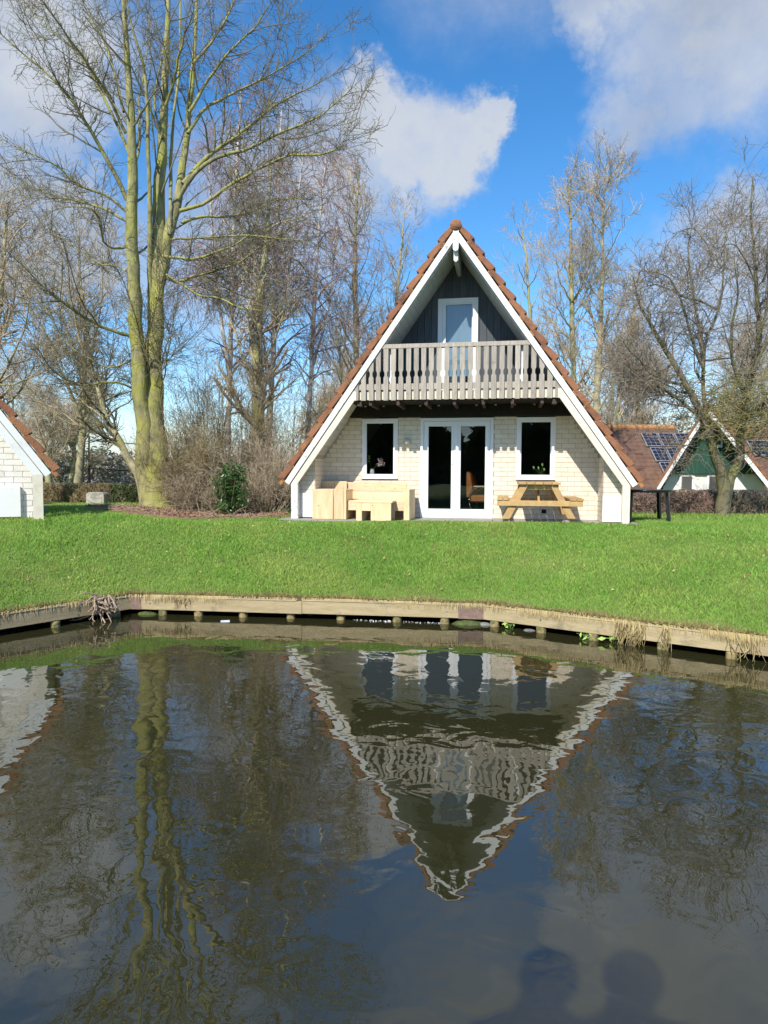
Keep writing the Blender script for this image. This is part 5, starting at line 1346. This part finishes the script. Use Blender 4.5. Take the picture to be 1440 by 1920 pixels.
for i, (px, Y, k, s, lab) in enumerate(BT):
    b = at(px, 940, Y); t = thing('bare_tree', lab, 'tree', (b[0], Y, .95), RNG.uniform(0, 6.28), 'bare trees beyond the gardens')
    t.scale = (s, s, s * RNG.uniform(.92, 1.08))
    obj('trunk', protos[k][0], t); obj('crown', protos[k][1], t, kind='stuff')
# far low wood on the horizon, an evergreen mound by the court, and the wood across the water behind us
def wood(name, x0, x1, Y, d, h, n, size, m, z0=.9, label=None):
    x = RNG.uniform(x0, x1, n); hh = h * (.72 + .18 * np.sin(x * .31 + 1) + .12 * np.sin(x * .83) + .08 * np.sin(x * 2.3))
    P = np.stack([x, Y + RNG.uniform(0, d, n), z0 + RNG.random(n)**.8 * hh], -1)
    o = obj(name, leaves(P, size, m, name, 1.0), kind='stuff')
    return o
farw_m = mat('far_wood', (.34, .30, .24), (.26, .23, .18), .95, .3, isl=.3)  # colour lightened to stand in for distance haze
wood('far_wood', -45, 50, 70, 6, 3.6, 26000, .24, farw_m)
wood('far_thicket', -24, -13.5, 36, 3, 2.6, 5000, .16, farw_m)
wood('thicket_behind_tiled_roof', 9, 34, 38, 4, 5.2, 12000, .17, farw_m)
wood('opposite_wood', -60, 60, -34, 5, 8.5, 30000, .8, green2_m)
em = at(185, 895, 50); ev = thing('evergreen_bush', 'dark green evergreen bush above the court fence', 'bush', (em[0], 50, .95))
obj('leaves', leaves(blob(2200, (0, 0, 1.4), (1.7, 1.2, 1.6)), .13, green2_m, 'leaves'), ev, kind='stuff')

# ---- water's edge
rt = thing('dead_roots', 'clump of dead brown roots and sticks hanging over the left bank into the water', 'roots', (0, 0, 0))
rp = gp(178, 1150, .12); bx_, by_ = rp[0], float(yb(rp[0])) - .08
n = 55; B = np.stack([bx_ + RNG.normal(0, .07, n), by_ + RNG.normal(0, .03, n), RNG.uniform(.16, .34, n)], -1)
D = RNG.normal(size=(n, 3)) * [1, .5, .5] + [0, -.5, -.5]; D /= np.linalg.norm(D, axis=1, keepdims=True); l_ = RNG.uniform(.12, .32, n)[:, None]
P = np.stack([B, B + D * l_ * .4, B + D * l_ * .7 + RNG.normal(size=(n, 3)) * .03, B + D * l_ + RNG.normal(size=(n, 3)) * .04], 1); P[:, :, 2] = np.maximum(P[:, :, 2], -.02)
obj('roots', crown_mesh('roots', [(P, np.broadcast_to([.012, .010, .008, .005], (n, 4)), 5)], root_m), rt, kind='stuff')
for pts in ([(.0, -.02, .16), (-.12, -.08, .07), (-.24, -.12, .03), (-.34, -.13, .02)], [(-.2, -.1, .03), (-.26, -.12, .12), (-.25, -.13, .22)], [(-.3, -.12, .03), (-.34, -.13, .10), (-.36, -.14, .15)], [(-.12, -.08, .06), (-.15, -.1, .16), (-.13, -.12, .20)], [(.05, -.02, .15), (.18, -.08, .16), (.26, -.12, .13)], [(.0, -.04, .12), (.1, -.12, .03), (.16, -.2, .0)]):
    tube_obj('stick', [(bx_ + p[0], by_ + p[1], p[2]) for p in pts], .011, root_m, rt)
# straw-like roots hanging over the right plank
hr = thing('hanging_straw', 'tuft of dry yellow straw hanging over the right bank plank', 'straw', (0, 0, 0))
def straw(pxa, pxb, n, par, lo=.22, hi=.5):
    xa, xb = gp(pxa, 1200, .25)[0], gp(pxb, 1205, .25)[0]; x = RNG.uniform(xa, xb, n); y = yb(x) - .055
    l_ = RNG.uniform(lo, hi, n) * .62; z = np.full(n, .272); P = np.stack([np.stack([x, y + .06, z], -1), np.stack([x + RNG.normal(0, .012, n), y - .015, z - .0], -1), np.stack([x + RNG.normal(0, .025, n), y - RNG.uniform(.01, .05, n), z - l_ * .5], -1), np.stack([x + RNG.normal(0, .035, n), y - RNG.uniform(0, .05, n), z - l_], -1)], 1)
    P[:, :, 2] = np.maximum(P[:, :, 2], -.01)
    obj('straws', crown_mesh('straws', [(P, np.broadcast_to([.0045, .005, .0045, .003], (n, 4)), 3)], dry_m), par, kind='stuff')
straw(1208, 1262, 85, hr)
hr2 = thing('hanging_straw', 'few thin dry straws hanging over the plank just right of the thick tuft', 'straw', (0, 0, 0)); straw(1286, 1304, 16, hr2, .3, .5)
hr3 = thing('hanging_straw', 'dry straws hanging over the plank at the right edge of the bank', 'straw', (0, 0, 0)); straw(1380, 1440, 22, hr3, .2, .45)
hr4 = thing('hanging_straw', 'short dark straws over the plank beside the left rusty plate', 'straw', (0, 0, 0)); straw(196, 240, 22, hr4, .1, .3)
def waterplant(px, py, n, lab, s=.05):
    p = gp(px, py, 0.0); t = thing('water_plant', lab, 'plant', (p[0], float(yb(p[0])) - .02, 0))
    c_ = RNG.normal(size=(n, 3)) * [.07, .03, .02] + [0, 0, .045]; obj('leaves', leaves(c_, s, MATS['bud'], 'leaves'), t)
    for k in range(5): tube_obj('stem', [(0, 0, -.03), (RNG.normal(0, .03), 0, .03), (RNG.normal(0, .07), 0, .07)], .004, stem_m, t)
waterplant(1100, 1197, 16, 'green water plant by the planks, between two piles on the right'); waterplant(1150, 1203, 9, 'small green water plant right of the larger one'); waterplant(958, 1180, 10, 'green water plant right beside the pile under the rusty corner plate', .04)
def rock(px, py, r, lab, m, nm='bank_stone'):
    p = gp(px, py, 0); k = 10
    P = np.array([[[0, 0, -.06], [0, 0, 0], [0, 0, r * .28], [0, 0, r * .42], [0, 0, r * .46]]]); R = np.array([[r * .9, r, r * .75, r * .4, .01]])
    Vv, F = tubes(P, R, k); Vv[:, 0] *= 1.7; Vv *= 1 + RNG.normal(size=(len(Vv), 1)) * .06
    tagit(obj(nm, mesh_arr(nm, Vv, F, m, True), None, (p[0], float(yb(p[0])) + .02, 0)), lab, 'stone')
rock(880, 1172, .13, 'moss covered stone half in the water under the rusty corner plate', moss_m)
rock(912, 1176, .07, 'small grey stone in the water next to the mossy stone', pstone_m)
rock(262, 1160, .09, 'mossy stone in the water below the left rusty plate', moss_m)
rock(1000, 1190, .05, 'small pale stone in the water between two right hand piles', pstone_m)
n = 90; xx = np.concatenate([RNG.uniform(gp(660, 1168, 0)[0], gp(740, 1170, 0)[0], n // 2), RNG.uniform(gp(755, 1170, 0)[0], gp(830, 1172, 0)[0], n // 2)])
obj('floating_scum', leaves(np.stack([xx, yb(xx) - .03 + RNG.normal(0, .02, n), np.full(n, .006)], -1), .014, litter_m, 'floating_scum'), kind='stuff')
lit = gp(423, 1165, 0)
tagit(obj('white_litter', MB().box(-.06, .06, -.03, .03, 0, .012).mesh('white_litter', litter_m, .004), None, (lit[0], lit[1] - .02, .0), (.1, 0, .2)), 'scrap of white litter floating beside the left bank', 'litter')

# ---- the two people on the near bank whose shadows fall on the water
def person(name, label, x, y, z, s, pose):
    sk = {'pel': (0, 0, .95), 'sp': (0, .0, 1.18), 'ch': (0, .0, 1.38), 'nk': (0, .01, 1.52), 'hd': (0, .03, 1.62), 'ht': (0, .03, 1.74),
          'hl': (-.10, 0, .90), 'kl': (-.11, .02, .50), 'al': (-.12, -.02, .09), 'tl': (-.12, .13, .03),
          'hr': (.10, 0, .90), 'kr': (.11, .02, .50), 'ar': (.12, -.02, .09), 'tr': (.12, .13, .03),
          'sl': (-.19, 0, 1.42), 'el': (-.25, .02, 1.14), 'wl': (-.16, .24, 1.06), 'ml': (-.10, .30, 1.07),
          'sr': (.19, 0, 1.42), 'er': (.25, .02, 1.14), 'wr': (.16, .24, 1.06), 'mr': (.10, .30, 1.07)}
    rad = {'pel': .15, 'sp': .14, 'ch': .155, 'nk': .06, 'hd': .10, 'ht': .085, 'hl': .10, 'kl': .065, 'al': .045, 'tl': .045, 'sl': .07, 'el': .045, 'wl': .032, 'ml': .04}
    if pose == 'down':
        for k, v in {'wl': (-.27, .10, .90), 'ml': (-.27, .12, .82), 'wr': (.27, .10, .90), 'mr': (.27, .12, .82)}.items(): sk[k] = v
    E2 = [('pel', 'sp'), ('sp', 'ch'), ('ch', 'nk'), ('nk', 'hd'), ('hd', 'ht'), ('pel', 'hl'), ('hl', 'kl'), ('kl', 'al'), ('al', 'tl'), ('pel', 'hr'), ('hr', 'kr'), ('kr', 'ar'), ('ar', 'tr'),
          ('ch', 'sl'), ('sl', 'el'), ('el', 'wl'), ('wl', 'ml'), ('ch', 'sr'), ('sr', 'er'), ('er', 'wr'), ('wr', 'mr')]
    ks = list(sk); me = bpy.data.meshes.new(name); me.from_pydata([sk[k] for k in ks], [(ks.index(a), ks.index(b)) for a, b in E2], []); me.materials.append(cloth_m)
    t = thing(name, label, 'person', (x, y, z)); t.scale = (s, s, s)
    o = obj('body', me, t); md = o.modifiers.new('skin', 'SKIN'); o.modifiers.new('sub', 'SUBSURF').render_levels = 1
    for k, sv in zip(ks, me.skin_vertices[0].data):
        r_ = rad.get(k) or rad[k[:-1] + 'l']; sv.radius = (r_, r_); sv.use_root = (k == 'pel')
    cap = blob(10, (0, 0, 0), (1, 1, 1))
    Vv, F = tubes(np.array([[[0, .02, 1.66], [0, .0, 1.72], [0, .0, 1.78], [0, .01, 1.815]]]) , np.array([[.105, .108, .085, .02]]), 12)
    obj('hair', mesh_arr('hair', Vv, F, hair_m, True), t)
    return t
person('person', 'standing person in a dark jacket holding a phone in front of the waist', -.20, -.33, 1.03, 1.06, 'hold')
person('person', 'shorter standing person in a dark jacket with arms hanging down', -.52, -.30, 1.03, 1.05, 'down')
print('TRIS', TRI[0], 'OBJS', len(SC.objects))
